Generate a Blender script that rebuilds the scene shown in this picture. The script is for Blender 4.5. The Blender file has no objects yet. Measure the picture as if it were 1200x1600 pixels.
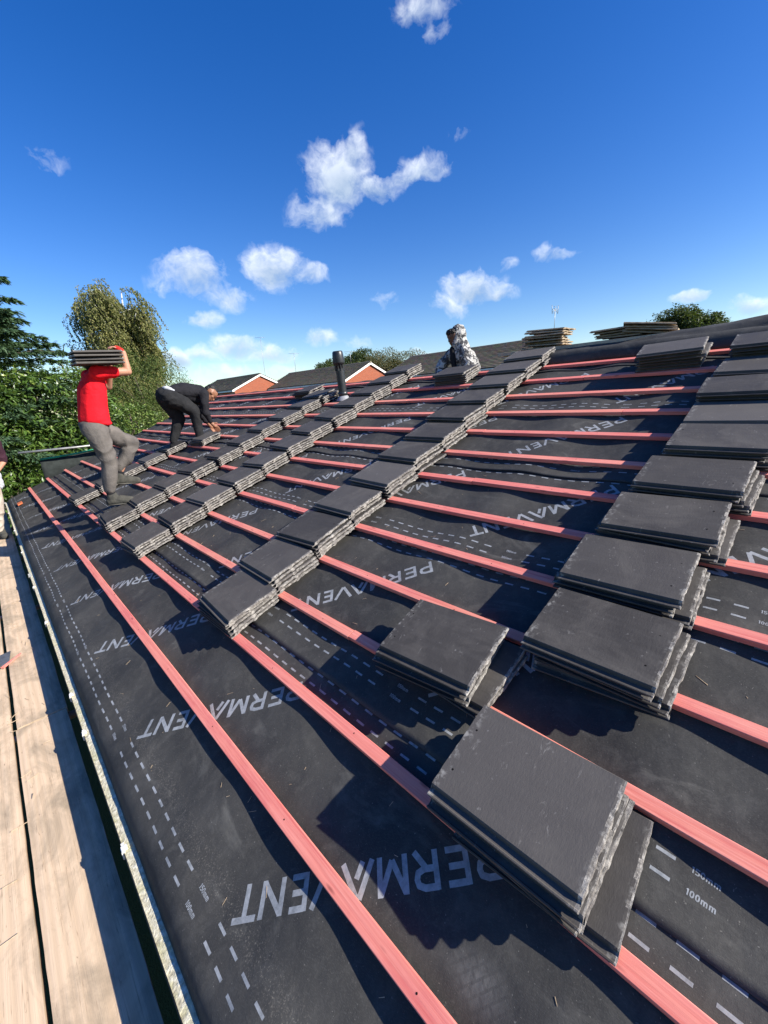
import bpy, math, random
from mathutils import Vector, Matrix, noise
R = math.radians
PI = math.pi
S = bpy.context.scene
C = S.collection

# ------------------------------------------------------------------ camera, sky, sun, exposure
TH = R(21.5)
cT, sT = math.cos(TH), math.sin(TH)
CAM = Vector((-0.14028, 0.0, 1.51903))
cd = bpy.data.cameras.new('camera')
cam = bpy.data.objects.new('camera', cd)
C.objects.link(cam)
rgt = Vector((0.71923, -0.69178, -0.06438)); upv = Vector((0.238, 0.15826, 0.95828)); fwd = Vector((0.65274, 0.70455, -0.27847))
m = Matrix((rgt, upv, -fwd)).transposed().to_4x4()
m.translation = CAM
cam.matrix_world = m
cd.sensor_fit = 'VERTICAL'; cd.sensor_height = 24.0; cd.lens = 24 * 648.97 / 1600
cd.clip_start = 0.05; cd.clip_end = 2000
S.camera = cam

SUN_EL, SUN_AZ = R(33.5), R(150.8)
sd = Vector((math.sin(SUN_AZ) * math.cos(SUN_EL), math.cos(SUN_AZ) * math.cos(SUN_EL), math.sin(SUN_EL)))
sl = bpy.data.lights.new('sun', 'SUN'); sl.energy = 5.0; sl.angle = R(0.5); sl.color = (1.0, 0.94, 0.85)
so = bpy.data.objects.new('sun', sl); C.objects.link(so)
so.rotation_euler = sd.to_track_quat('Z', 'Y').to_euler(); so.location = (20, -35, 40)

S.view_settings.view_transform = 'Standard'
S.view_settings.look = 'None'
S.view_settings.exposure = 1.0
S.view_settings.gamma = 1
S.view_settings.use_curve_mapping = False

# clouds: azimuth, elevation, half width, half height (degrees), tilt, density
CL = [(40.3,22.9,3.5,2.6,-2,1),(37.7,20.0,3.0,1.8,-1,0.8),(42.0,25.0,1.2,1.4,-3,0.8),(44.6,21.9,2.8,1.2,-4,.95),(49.5,22.7,3.6,1.1,14,0.85),(53.7,25.4,1.3,0.5,-8,0.45),(22.6,13.9,3.2,2.3,1,0.9),(25.3,11.7,2.8,1.2,0,0.7),(31.5,14.7,3.3,2.2,-1,1),(35.2,13.9,2.6,1.1,-2,0.8),(22.8,9.4,1.7,1.0,0,0.7),(19.7,12.9,1.9,1.1,2,0.6),(55.6,11.2,3.6,1.6,-6,1),(52.9,9.4,3.1,1.1,-5,0.7),(58.5,10.5,2.1,0.9,-6,0.9),(64.7,13.7,2.0,0.7,-9,0.8),(59.7,13.1,1.1,0.6,-7,0.5),(44.6,11.0,1.6,0.8,-4,0.5),(48.6,10.3,0.9,0.6,-5,0.35),(18.8,4.9,2.4,1.1,-2,1),(21.7,5.4,2.0,1.0,-2,0.75),(25.9,6.4,2.8,1.3,-2,0.9),(30.0,5.3,3.5,1.2,-3,0.8),(35.9,7.1,2.4,1.0,-3,0.7),(24.0,3.4,4.4,0.9,-3,0.6),(30.1,3.0,3.9,0.9,-3,0.5),(41.0,6.2,2.0,0.9,-3,0.4),(48.9,4.4,1.4,0.5,-4,0.7),(68.0,4.7,1.4,0.8,-6,0.5),(78.4,7.4,1.5,0.5,-9,0.8),(82.8,5.6,1.9,0.9,-9,0.9),(84.0,4.5,1.4,0.6,-9,0.7),(50.6,33.7,2.4,1.2,-7,0.75),(51.9,32.1,1.2,0.8,-7,0.6),(10.9,22.0,1.5,1.1,10,0.4),(12.0,24.0,1.1,0.6,10,0.25),(40.9,22.1,4.1,0.8,-2,0.4)]

class NT:
    """tiny helper round a node tree"""
    def __init__(s, tree): s.t = tree; s.n = tree.nodes; s.l = tree.links
    def node(s, kind, **kw):
        n = s.n.new(kind)
        for k, v in kw.items():
            if k.startswith('i_'):
                n.inputs[k[2:].replace('_', ' ')].default_value = v
            else: setattr(n, k, v)
        return n
    def link(s, a, b): s.l.new(a, b)
    def val(s, x, inp):
        if isinstance(x, (int, float)): inp.default_value = x
        elif isinstance(x, (tuple, list, Vector)): inp.default_value = tuple(x)
        else: s.l.new(x, inp)
    def math(s, op, a, b=None, c=None, clamp=False):
        n = s.n.new('ShaderNodeMath'); n.operation = op; n.use_clamp = clamp
        for i, x in enumerate((a, b, c)):
            if x is not None: s.val(x, n.inputs[i])
        return n.outputs[0]
    def vmath(s, op, a, b=None, out=0):
        n = s.n.new('ShaderNodeVectorMath'); n.operation = op
        for i, x in enumerate((a, b)):
            if x is not None:
                if op == 'SCALE' and i == 1: s.val(x, n.inputs['Scale'])
                else: s.val(x, n.inputs[i])
        return n.outputs['Value'] if op in ('DOT_PRODUCT', 'LENGTH') else n.outputs[0]
    def noise(s, vec, scale, detail=4, rough=.55, dist=0, color=False):
        n = s.node('ShaderNodeTexNoise'); n.inputs['Scale'].default_value = scale
        n.inputs['Detail'].default_value = detail; n.inputs['Roughness'].default_value = rough
        n.inputs['Distortion'].default_value = dist
        if vec is not None: s.l.new(vec, n.inputs['Vector'])
        return n.outputs['Color' if color else 'Fac']
    def ramp(s, fac, stops, interp='LINEAR'):
        n = s.n.new('ShaderNodeValToRGB'); cr = n.color_ramp; cr.interpolation = interp
        while len(cr.elements) < len(stops): cr.elements.new(0.5)
        for e, (p, col) in zip(cr.elements, stops):
            e.position = p; e.color = (*col, 1) if isinstance(col, (tuple, list)) else (col, col, col, 1)
        s.val(fac, n.inputs[0]); return n.outputs[0]
    def mix(s, fac, a, b, mode='MIX'):
        n = s.n.new('ShaderNodeMix'); n.data_type = 'RGBA'; n.blend_type = mode
        s.val(fac, n.inputs[0])
        for x, i in ((a, 6), (b, 7)):
            if isinstance(x, (tuple, list)) and len(x) == 3: x = (*x, 1)
            if isinstance(x, (int, float)): x = (x, x, x, 1)
            s.val(x, n.inputs[i])
        return n.outputs[2]
    def mapping(s, vec, scale=(1, 1, 1), loc=(0, 0, 0), rot=(0, 0, 0)):
        n = s.n.new('ShaderNodeMapping'); s.l.new(vec, n.inputs[0])
        n.inputs['Scale'].default_value = scale; n.inputs['Location'].default_value = loc; n.inputs['Rotation'].default_value = rot
        return n.outputs[0]

W = bpy.data.worlds.new('World'); S.world = W; W.use_nodes = True
wt = NT(W.node_tree); wt.n.clear()
sky = wt.node('ShaderNodeTexSky', sky_type='NISHITA', sun_disc=False, sun_elevation=SUN_EL, sun_rotation=SUN_AZ)
sky.air_density = 1.0; sky.dust_density = 0.35; sky.ozone_density = 3.0; sky.altitude = 0
hs = wt.node('ShaderNodeHueSaturation'); hs.inputs['Saturation'].default_value = 1.38; hs.inputs['Hue'].default_value = 0.517
hs.inputs['Value'].default_value = 1.0
wt.link(sky.outputs[0], hs.inputs['Color'])
tc = wt.node('ShaderNodeTexCoord')
dirv = wt.vmath('NORMALIZE', tc.outputs['Generated'])
warp = wt.vmath('SCALE', wt.vmath('SUBTRACT', wt.noise(dirv, 9, 3, .55, 0, True), (.5, .5, .5)), .055)
warp2 = wt.vmath('SCALE', wt.vmath('SUBTRACT', wt.noise(dirv, 30, 3, .5, 0, True), (.5, .5, .5)), .020)
dw = wt.vmath('ADD', wt.vmath('ADD', dirv, warp), warp2)
mask = None; shade = None
for az, el, rx, ry, tilt, st in CL:
    a, e = R(az), R(el)
    c = Vector((math.sin(a) * math.cos(e), math.cos(a) * math.cos(e), math.sin(e)))
    h = Vector((math.cos(a), -math.sin(a), 0)); v = h.cross(c)
    t = R(tilt); ex = h * math.cos(t) + v * math.sin(t); ey = -h * math.sin(t) + v * math.cos(t)
    rel = wt.vmath('SUBTRACT', dw, c)
    x = wt.math('MULTIPLY', wt.vmath('DOT_PRODUCT', rel, ex), 1 / R(rx * 1.4))
    y = wt.math('MULTIPLY', wt.vmath('DOT_PRODUCT', rel, ey), 1 / R(ry * 1.45))
    r2 = wt.math('MULTIPLY_ADD', x, x, wt.math('MULTIPLY', y, y))
    r2 = wt.math('ADD', r2, wt.math('MULTIPLY', wt.math('LESS_THAN', wt.vmath('DOT_PRODUCT', dirv, c), .5), 50))
    g = wt.math('MULTIPLY', wt.math('SUBTRACT', 1, r2, clamp=True), st)
    # lower half of each lobe is the grey, shaded base of the cloud
    lo = wt.math('MULTIPLY', g, wt.math('MULTIPLY_ADD', y, -.5, .5, clamp=True))
    mask = g if mask is None else wt.math('MAXIMUM', mask, g)
    shade = lo if shade is None else wt.math('MAXIMUM', shade, lo)
cn = wt.math('ADD', wt.math('MULTIPLY', wt.noise(wt.mapping(dw, (1, 1, 1.3), rot=(.3, .5, 0)), 15, 8, .6), .75), wt.math('MULTIPLY', wt.noise(dw, 55, 5, .6), .25))
dens = wt.math('MULTIPLY', wt.math('SUBTRACT', wt.math('ADD', mask, wt.math('MULTIPLY_ADD', cn, 2.9, -1.45)), .26), 1.05, clamp=True)
dens = wt.math('MULTIPLY', dens, wt.math('SMOOTH_MIN', wt.math('MULTIPLY', mask, 1.9), 1, .4))
dens = wt.math('SMOOTH_MIN', dens, .9, .35)
ccol = wt.mix(wt.math('MULTIPLY', shade, wt.math('MULTIPLY_ADD', cn, -1.6, 2.5), clamp=True), (8.0, 8.2, 8.4), (2.7, 3.5, 4.6))
skyc = wt.mix(dens, hs.outputs[0], ccol)
bg = wt.node('ShaderNodeBackground'); bg.inputs['Strength'].default_value = 0.090
wt.link(skyc, bg.inputs['Color'])
wo = wt.node('ShaderNodeOutputWorld'); wt.link(bg.outputs[0], wo.inputs[0])

# ------------------------------------------------------------------ materials
MATS = {}
def mat(name, fn):
    mt = bpy.data.materials.new(name); mt.use_nodes = True
    t = NT(mt.node_tree); b = t.n['Principled BSDF']
    fn(t, b); MATS[name] = mt; return mt
def setc(t, b, col, rough=.6, spec=.5):
    t.val((*col, 1) if isinstance(col, (tuple, list)) and len(col) == 3 else col, b.inputs['Base Color'])
    t.val(rough, b.inputs['Roughness']); b.inputs['Specular IOR Level'].default_value = spec
def bump(t, b, h, strength=.3, dist=.01):
    n = t.node('ShaderNodeBump'); n.inputs['Strength'].default_value = strength; n.inputs['Distance'].default_value = dist
    t.link(h, n.inputs['Height']); t.link(n.outputs[0], b.inputs['Normal'])
def objco(t, rnd=False):
    o = t.node('ShaderNodeTexCoord').outputs['Object']
    if rnd:
        oi = t.node('ShaderNodeObjectInfo')
        o = t.vmath('ADD', o, t.vmath('SCALE', (13.1, 7.7, 3.3), oi.outputs['Random']))
    return o

def m_tile(t, b):
    o = objco(t, True)
    oi = t.node('ShaderNodeObjectInfo').outputs['Random']
    lo = t.noise(o, 7, 5, .6)
    fine = t.noise(o, 260, 4, .7)
    st = t.noise(t.mapping(o, (60, 5, 5)), 1, 4, .6)
    base = t.mix(lo, (.034, .031, .0285), (.062, .057, .0525))
    base = t.mix(t.math('MULTIPLY', t.math('SUBTRACT', st, .45, clamp=True), .6, clamp=True), base, (.10, .095, .09))
    base = t.mix(t.math('MULTIPLY', t.math('POWER', oi, 2.), .75), base, (.115, .106, .098))
    dl = t.ramp(t.noise(o, 3.2, 5, .7, .8), [(.48, 0), (.68, .5)])
    base = t.mix(dl, base, (.118, .108, .095))
    # pale chalky scuffs, sparse
    sc = t.ramp(t.noise(t.mapping(o, (14, 30, 14)), 1, 7, .72, 1.4), [(.62, 0), (.72, 1)])
    sp = t.ramp(t.noise(o, 46, 3, .5), [(.70, 0), (.76, 1)])
    base = t.mix(t.math('MULTIPLY', sc, .5), base, (.30, .285, .26))
    base = t.mix(t.math('MULTIPLY', sp, .25), base, (.35, .34, .32))
    # chalky rubbed edge at the head of the tile
    oo = t.node('ShaderNodeTexCoord').outputs['Object']; sx = t.node('ShaderNodeSeparateXYZ'); t.link(oo, sx.inputs[0])
    ed = t.math('MULTIPLY', t.math('SUBTRACT', t.math('ABSOLUTE', t.math('SUBTRACT', sx.outputs[1], .21)), .188, clamp=True), 42, clamp=True)
    base = t.mix(t.math('MULTIPLY', ed, t.ramp(t.noise(o, 38, 5, .65), [(.52, 0), (.64, .55)])), base, (.36, .35, .32))
    setc(t, b, base, t.ramp(lo, [(0, .55), (1, .75)]), .22)
    hgt = t.math('ADD', t.math('MULTIPLY', fine, .6), t.math('MULTIPLY', t.noise(t.mapping(o, (55, 130, 55)), 1, 4, .65), 1.2))
    bump(t, b, hgt, .45, .0014)
mat('tile', m_tile)
def m_rough(t, b):
    o = objco(t, True)
    n1 = t.noise(o, 55, 6, .7); n2 = t.noise(o, 14, 3, .6)
    col = t.ramp(n1, [(.30, (.04, .038, .035)), (.46, (.185, .172, .155)), (.68, (.44, .42, .38))])
    col = t.mix(t.ramp(n2, [(.5, 0), (.62, .8)]), col, (.13, .12, .115))
    setc(t, b, col, .9, .3)
    bump(t, b, t.noise(o, 120, 6, .75), .9, .005)
mat('rough_concrete', m_rough)
def m_hole(t, b): setc(t, b, (.006, .006, .006), .9, .1)
mat('hole', m_hole)
def m_under(t, b):
    o = objco(t)
    n1 = t.noise(o, 2.1, 6, .62); n2 = t.noise(o, 14, 6, .68, .5); n3 = t.noise(o, 420, 2, .6)
    base = t.mix(t.ramp(n1, [(.38, 0), (.68, 1)]), (.036, .0355, .034), (.062, .060, .055))
    base = t.mix(t.math('MULTIPLY', t.ramp(n2, [(.5, 0), (.76, 1)]), .45), base, (.105, .102, .092))
    # streaky footprints and dust
    n4 = t.noise(t.mapping(o, (5, 2.4, 1), rot=(0, 0, .5)), 1, 7, .68, 1.2)
    base = t.mix(t.math('MULTIPLY', t.ramp(n4, [(.57, 0), (.75, 1)]), .5), base, (.17, .165, .145))
    # one dusty boot print
    px_ = t.vmath('LENGTH', t.vmath('MULTIPLY', t.vmath('SUBTRACT', o, (.43, .37, 0)), (1.3, .75, .5)))
    tread = t.node('ShaderNodeTexBrick'); t.link(t.mapping(o, (1, 1, 1), rot=(0, 0, .6)), tread.inputs['Vector']); tread.inputs['Scale'].default_value = 1
    tread.inputs['Brick Width'].default_value = .035; tread.inputs['Row Height'].default_value = .022; tread.inputs['Mortar Size'].default_value = .003
    pm_ = t.math('MULTIPLY', t.math('SUBTRACT', 1, t.math('MULTIPLY', px_, 13), clamp=True), t.math('MULTIPLY_ADD', t.noise(o, 60, 4, .7), 1.6, -.25, clamp=True))
    pm_ = t.math('MULTIPLY', pm_, t.math('MULTIPLY_ADD', tread.outputs['Fac'], -.45, 1))
    base = t.mix(t.math('MULTIPLY', pm_, .8, clamp=True), base, (.20, .195, .18))
    sp = t.ramp(t.noise(o, 150, 2, .5), [(.70, 0), (.76, 1)])
    base = t.mix(t.math('MULTIPLY', sp, .3), base, (.4, .38, .33))
    # grit lying in a band along the eaves dashes
    sx = t.node('ShaderNodeSeparateXYZ'); t.link(o, sx.inputs[0])
    band = t.math('SUBTRACT', 1, t.math('MULTIPLY', t.math('ABSOLUTE', t.math('SUBTRACT', sx.outputs[0], .065)), 16), clamp=True)
    gr = t.ramp(t.noise(o, 190, 4, .7), [(.56, 0), (.66, 1)])
    base = t.mix(t.math('MULTIPLY', t.math('MULTIPLY', band, gr), .55), base, (.30, .27, .22))
    setc(t, b, base, .7, .16)
    fib = t.noise(t.mapping(o, (520, 160, 300), rot=(0, 0, .6)), 1, 2, .6)
    base = t.mix(t.math('MULTIPLY', t.math('SUBTRACT', fib, .5, clamp=True), 1.3, clamp=True), base, (.12, .118, .11))
    vo = t.node('ShaderNodeTexVoronoi', feature='SMOOTH_F1'); vo.inputs['Scale'].default_value = 6.5; vo.inputs['Smoothness'].default_value = .25
    t.link(t.vmath('ADD', o, t.vmath('SCALE', t.noise(o, 4, 3, .6, 0, True), .25)), vo.inputs['Vector'])
    b.inputs['Base Color'].default_value = (0, 0, 0, 1); t.link(base, b.inputs['Base Color'])
    hh = t.math('ADD', t.math('ADD', t.math('MULTIPLY', t.noise(o, 22, 5, .6), .55), t.math('MULTIPLY', vo.outputs['Distance'], 1.1)), t.math('MULTIPLY', n3, .12))
    bump(t, b, hh, .55, .006)
mat('underlay', m_under)
def m_print(t, b):
    o = objco(t)
    w = t.noise(o, 40, 6, .7)
    setc(t, b, t.ramp(w, [(.3, (.16, .17, .175)), (.6, (.31, .325, .335))]), .6, .4)
mat('print', m_print)
def m_batten(t, b):
    o = objco(t, True)
    g = t.noise(t.mapping(o, (90, 2.2, 90)), 1, 6, .65)
    big = t.noise(t.mapping(o, (6, 1.3, 6)), 1, 4, .6)
    g2 = t.noise(t.mapping(o, (260, 5, 260)), 1, 4, .7)
    col = t.mix(t.ramp(g, [(.3, 0), (.7, 1)]), (.57, .115, .09), (.85, .33, .25))
    col = t.mix(t.math('MULTIPLY', t.ramp(g2, [(.45, 0), (.7, 1)]), .45), col, (.86, .42, .36))
    col = t.mix(t.ramp(big, [(.42, 0), (.7, .6)]), col, (.80, .33, .22))
    col = t.mix(t.ramp(t.noise(t.mapping(o, (9, 2.6, 9), loc=(3, 1, 2)), 1, 5, .65), [(.52, 0), (.72, .55)]), col, (.55, .10, .12))
    oi = t.node('ShaderNodeObjectInfo').outputs['Random']
    col = t.mix(t.math('MULTIPLY', oi, .4), col, (.70, .11, .12))
    kn = t.node('ShaderNodeTexVoronoi'); kn.inputs['Scale'].default_value = 1; t.link(t.mapping(o, (22, 5, 22)), kn.inputs['Vector'])
    k = t.ramp(kn.outputs['Distance'], [(.05, 1), (.13, 0)])
    col = t.mix(t.math('MULTIPLY', k, .6), col, (.22, .035, .03))
    ck = t.ramp(t.noise(t.mapping(o, (70, 5, 70)), 1, 2, .4), [(.70, 0), (.74, 1)])
    col = t.mix(t.math('MULTIPLY', ck, .35), col, (.35, .06, .05))
    setc(t, b, col, .75, .3)
    bump(t, b, g, .5, .002)
mat('batten_wood', m_batten)
def m_board(t, b):
    o = objco(t, True)
    wv = t.node('ShaderNodeTexWave', wave_type='BANDS', bands_direction='X'); wv.inputs['Scale'].default_value = 1.0
    wv.inputs['Distortion'].default_value = 14; wv.inputs['Detail'].default_value = 3; wv.inputs['Detail Scale'].default_value = .35; wv.inputs['Detail Roughness'].default_value = .4
    t.link(t.mapping(o, (9, .55, 9)), wv.inputs['Vector'])
    g = t.noise(t.mapping(o, (120, 3.5, 60)), 1, 6, .7)
    col = t.mix(wv.outputs['Fac'], (.49, .355, .235), (.58, .435, .30))
    col = t.mix(t.math('MULTIPLY', g, .6), col, (.62, .48, .33))
    dirt = t.ramp(t.noise(t.mapping(o, (6, 3, 6)), 1, 7, .68, .6), [(.44, 0), (.66, .85)])
    col = t.mix(dirt, col, (.27, .215, .15))
    fl = t.ramp(t.noise(t.mapping(o, (60, 22, 60)), 1, 4, .6), [(.68, 0), (.74, .8)])
    col = t.mix(fl, col, (.2, .14, .09))
    cr = t.ramp(t.noise(t.mapping(o, (42, .8, 40)), 1, 3, .5, .4), [(.495, 0), (.5, 1), (.505, 0)])
    col = t.mix(t.math('MULTIPLY', cr, .55), col, (.14, .09, .05))
    setc(t, b, col, .85, .25)
    bump(t, b, t.math('ADD', g, t.math('MULTIPLY', wv.outputs['Fac'], .3)), .5, .003)
mat('board_wood', m_board)
def m_cement(t, b):
    o = objco(t)
    n = t.noise(o, 30, 6, .7)
    setc(t, b, t.ramp(n, [(.3, (.34, .33, .29)), (.7, (.62, .60, .54))]), .95, .2); bump(t, b, n, .8, .006)
mat('cement', m_cement)
def m_moss(t, b):
    o = objco(t)
    n = t.noise(o, 60, 6, .7); n2 = t.noise(o, 14, 4, .6)
    col = t.ramp(n, [(.3, (.30, .27, .18)), (.5, (.60, .56, .41)), (.66, (.80, .77, .63))])
    col = t.mix(t.ramp(n2, [(.50, 0), (.7, .5)]), col, (.40, .40, .16))
    setc(t, b, col, .9, .2); bump(t, b, n, 1, .008)
mat('gutter_silt', m_moss)
def simple(name, col, rough=.6, spec=.5, nz=0, ns=20, bs=0, bd=.01, metal=0, col2=None):
    def f(t, b):
        o = objco(t)
        if nz or col2:
            n = t.noise(o, ns, 5, .65)
            c2 = col2 if col2 else tuple(x * (1 - nz) for x in col)
            cc = t.mix(t.ramp(n, [(.35, 0), (.65, 1)]), col, c2)
            if bs: bump(t, b, n, bs, bd)
        else: cc = col
        setc(t, b, cc, rough, spec); b.inputs['Metallic'].default_value = metal
    return mat(name, f)
simple('black_plastic', (.012, .013, .015), .45, .5, .3, 8)
simple('pipe_plastic', (.022, .025, .028), .4, .5, .35, 12)
simple('grey_plastic', (.035, .036, .038), .5, .5, .4, 10)
simple('white_clip', (.75, .75, .72), .6, .4, .3, 60)
simple('steel_tube', (.42, .42, .40), .45, .5, .4, 9, metal=.6)
simple('lead', (.30, .31, .33), .6, .4, .3, 20)
simple('green_hose', (.02, .30, .16), .5, .4, .3, 4)
simple('dark_net', (.03, .036, .034), .9, .2, .5, 6, .4)
simple('stop_end', (.55, .56, .50), .7, .3, .5, 30)
simple('orange_block', (.62, .17, .07), .85, .2, .3, 20)
simple('wood_pale', (.60, .46, .30), .85, .2, .35, 60)
simple('slate_scrap', (.09, .10, .12), .6, .4, .4, 40)
simple('white_paint', (.78, .77, .73), .6, .4, .08, 3)
simple('render_white', (.72, .70, .64), .8, .3, .1, 3)
simple('soil', (.09, .07, .05), .95, .1, .4, 3)
simple('wall_brick_shadow', (.30, .14, .09), .9, .2, .3, 6)
simple('glass_dark', (.02, .025, .03), .08, .6)
simple('bark', (.14, .11, .085), .9, .2, .5, 12, .8, .02)
def m_birch(t, b):
    o = objco(t)
    n = t.noise(t.mapping(o, (3, 3, 14)), 1, 4, .6)
    setc(t, b, t.ramp(n, [(.5, (.62, .60, .56)), (.58, (.10, .09, .08))]), .8, .3)
mat('birch_bark', m_birch)
def m_grass(t, b):
    o = objco(t); n = t.noise(o, 1.2, 6, .6); n2 = t.noise(o, 60, 4, .6)
    c = t.mix(n, (.045, .075, .02), (.085, .11, .035)); c = t.mix(t.math('MULTIPLY', n2, .6), c, (.03, .05, .015))
    setc(t, b, c, .9, .2); bump(t, b, n2, .6, .03)
mat('grass', m_grass)
def m_brick(t, b):
    g = t.node('ShaderNodeTexCoord').outputs['Object']
    geo = t.node('ShaderNodeNewGeometry')
    s = t.node('ShaderNodeSeparateXYZ'); t.link(g, s.inputs[0])
    s2 = t.node('ShaderNodeSeparateXYZ'); t.link(geo.outputs['True Normal'], s2.inputs[0])
    isx = t.math('GREATER_THAN', t.math('ABSOLUTE', s2.outputs[0]), .7)
    u = t.math('ADD', t.math('MULTIPLY', s.outputs[1], isx), t.math('MULTIPLY', s.outputs[0], t.math('SUBTRACT', 1, isx)))
    cmb = t.node('ShaderNodeCombineXYZ'); t.link(u, cmb.inputs[0]); t.link(s.outputs[2], cmb.inputs[1])
    br = t.node('ShaderNodeTexBrick'); t.link(cmb.outputs[0], br.inputs['Vector'])
    br.inputs['Scale'].default_value = 1; br.inputs['Brick Width'].default_value = .225; br.inputs['Row Height'].default_value = .075
    br.inputs['Mortar Size'].default_value = .008; br.inputs['Color1'].default_value = (.33, .075, .034, 1); br.inputs['Color2'].default_value = (.24, .052, .026, 1)
    br.inputs['Mortar'].default_value = (.30, .20, .14, 1); br.inputs['Bias'].default_value = -.1
    n = t.noise(g, 1.3, 4, .6)
    setc(t, b, t.mix(t.math('MULTIPLY', n, .45), br.outputs['Color'], (.30, .09, .045)), .9, .2)
mat('brick', m_brick)
def m_oldroof(t, b):
    g = t.node('ShaderNodeTexCoord').outputs['Object']
    n = t.noise(g, 1.1, 6, .65); n2 = t.noise(t.mapping(g, (4, 4, 9)), 1, 4, .7)
    vo = t.node('ShaderNodeTexVoronoi'); vo.inputs['Scale'].default_value = 1; t.link(t.mapping(g, (2.2, 3.0, 6)), vo.inputs['Vector'])
    c = t.mix(n, (.21, .170, .130), (.36, .30, .225))
    c = t.mix(t.math('MULTIPLY', n2, .6), c, (.20, .165, .115))
    c = t.mix(.25, c, vo.outputs['Color'], 'MULTIPLY')
    setc(t, b, c, .9, .25); bump(t, b, n2, .5, .02)
mat('old_roof_tiles', m_oldroof)
def m_oldtile(t, b):
    o = objco(t, True); n = t.noise(o, 18, 6, .7); n2 = t.noise(o, 60, 3, .6)
    c = t.ramp(n, [(.3, (.16, .12, .08)), (.5, (.36, .28, .19)), (.7, (.50, .42, .30))])
    c = t.mix(t.math('MULTIPLY', n2, .4), c, (.12, .10, .07))
    setc(t, b, c, .95, .2); bump(t, b, n, .8, .005)
mat('old_tile', m_oldtile)
def leafmat(name, stops, rough=.5, spec=.4, trans=.25):
    def f(t, b):
        g = t.node('ShaderNodeNewGeometry')
        o = objco(t)
        f1 = t.math('ADD', t.math('MULTIPLY', g.outputs['Random Per Island'], .75), t.math('MULTIPLY', t.noise(o, .9, 3, .6), .5))
        f1 = t.math('SUBTRACT', f1, .12, clamp=True)
        col = t.ramp(f1, stops)
        setc(t, b, col, rough, spec)
        tr = t.node('ShaderNodeBsdfTranslucent'); t.link(t.mix(.5, col, (.20, .28, .03)), tr.inputs[0])
        mx = t.node('ShaderNodeMixShader'); mx.inputs[0].default_value = trans
        t.link(b.outputs[0], mx.inputs[1]); t.link(tr.outputs[0], mx.inputs[2])
        t.link(mx.outputs[0], t.n['Material Output'].inputs[0])
    return mat(name, f)
leafmat('laurel_leaf', [(0, (.030, .062, .014)), (.45, (.060, .120, .022)), (.8, (.115, .19, .035)), (.97, (.26, .30, .06))], .38, .5, .25)
leafmat('light_leaf', [(0, (.05, .09, .02)), (.5, (.11, .18, .035)), (1, (.24, .30, .07))], .4, .5, .3)
leafmat('birch_leaf', [(0, (.095, .105, .034)), (.5, (.195, .21, .065)), (.85, (.26, .24, .08)), (1, (.34, .28, .10))], .55, .35, .35)
leafmat('conifer_leaf', [(0, (.026, .056, .028)), (.5, (.048, .096, .046)), (1, (.09, .15, .07))], .6, .3, .15)
leafmat('bush_leaf', [(0, (.05, .085, .022)), (.5, (.090, .135, .035)), (1, (.17, .20, .06))], .55, .3, .3)
leafmat('oak_leaf', [(0, (.028, .048, .016)), (.6, (.055, .085, .026)), (1, (.11, .12, .04))], .55, .3, .2)
leafmat('autumn_leaf', [(0, (.07, .065, .03)), (.6, (.13, .12, .055)), (1, (.22, .18, .09))], .6, .3, .25)
leafmat('brown_leaf', [(0, (.10, .05, .02)), (.6, (.22, .12, .05)), (1, (.32, .20, .08))], .6, .3, .25)
def cloth(name, col, col2, ns=9, fine=350):
    def f(t, b):
        o = objco(t); n = t.noise(o, ns, 5, .6)
        setc(t, b, t.mix(t.ramp(n, [(.35, 0), (.7, 1)]), col, col2), .9, .15)
        bump(t, b, t.math('ADD', t.noise(o, fine, 2, .6), t.math('MULTIPLY', t.noise(o, 16, 4, .6, .8), 6)), .35, .005)
    return mat(name, f)
cloth('red_cotton', (.74, .012, .022), (.62, .010, .018))
cloth('grey_trouser', (.135, .122, .110), (.090, .082, .076))
cloth('black_trouser', (.013, .0135, .015), (.024, .0245, .026))
cloth('black_jersey', (.012, .012, .015), (.020, .020, .024))
cloth('beige_trouser', (.46, .40, .33), (.34, .29, .24))
cloth('maroon_cotton', (.045, .018, .028), (.03, .012, .02))
cloth('black_sock', (.012, .012, .014), (.018, .018, .02))
cloth('shoe_grey', (.045, .045, .040), (.075, .072, .06), 20)
cloth('pale_cotton', (.42, .44, .47), (.30, .31, .34))
cloth('red_glove', (.55, .03, .02), (.45, .02, .02))
def m_camo(t, b):
    o = objco(t)
    n = t.noise(o, 10, 3, .5, 1.3); n2 = t.noise(t.vmath('ADD', o, (3, 5, 1)), 17, 3, .5, 1.3)
    c = t.mix(t.ramp(n, [(.49, 0), (.50, 1)]), (.42, .415, .395), (.06, .06, .065))
    c = t.mix(t.ramp(n2, [(.55, 0), (.56, 1)]), c, (.25, .245, .235))
    setc(t, b, c, .9, .15); bump(t, b, t.noise(o, 18, 4, .6, .8), .7, .02)
mat('camo_cotton', m_camo)
simple('skin_light', (.44, .22, .14), .55, .4, .18, 14)
simple('skin_brown', (.27, .125, .07), .5, .4, .2, 14)
simple('skin_dark', (.11, .058, .040), .5, .4, .2, 14)
simple('hair_black', (.010, .009, .009), .6, .4, .4, 60, .8, .01)
simple('sole', (.12, .115, .10), .8, .2)
M = MATS

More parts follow.
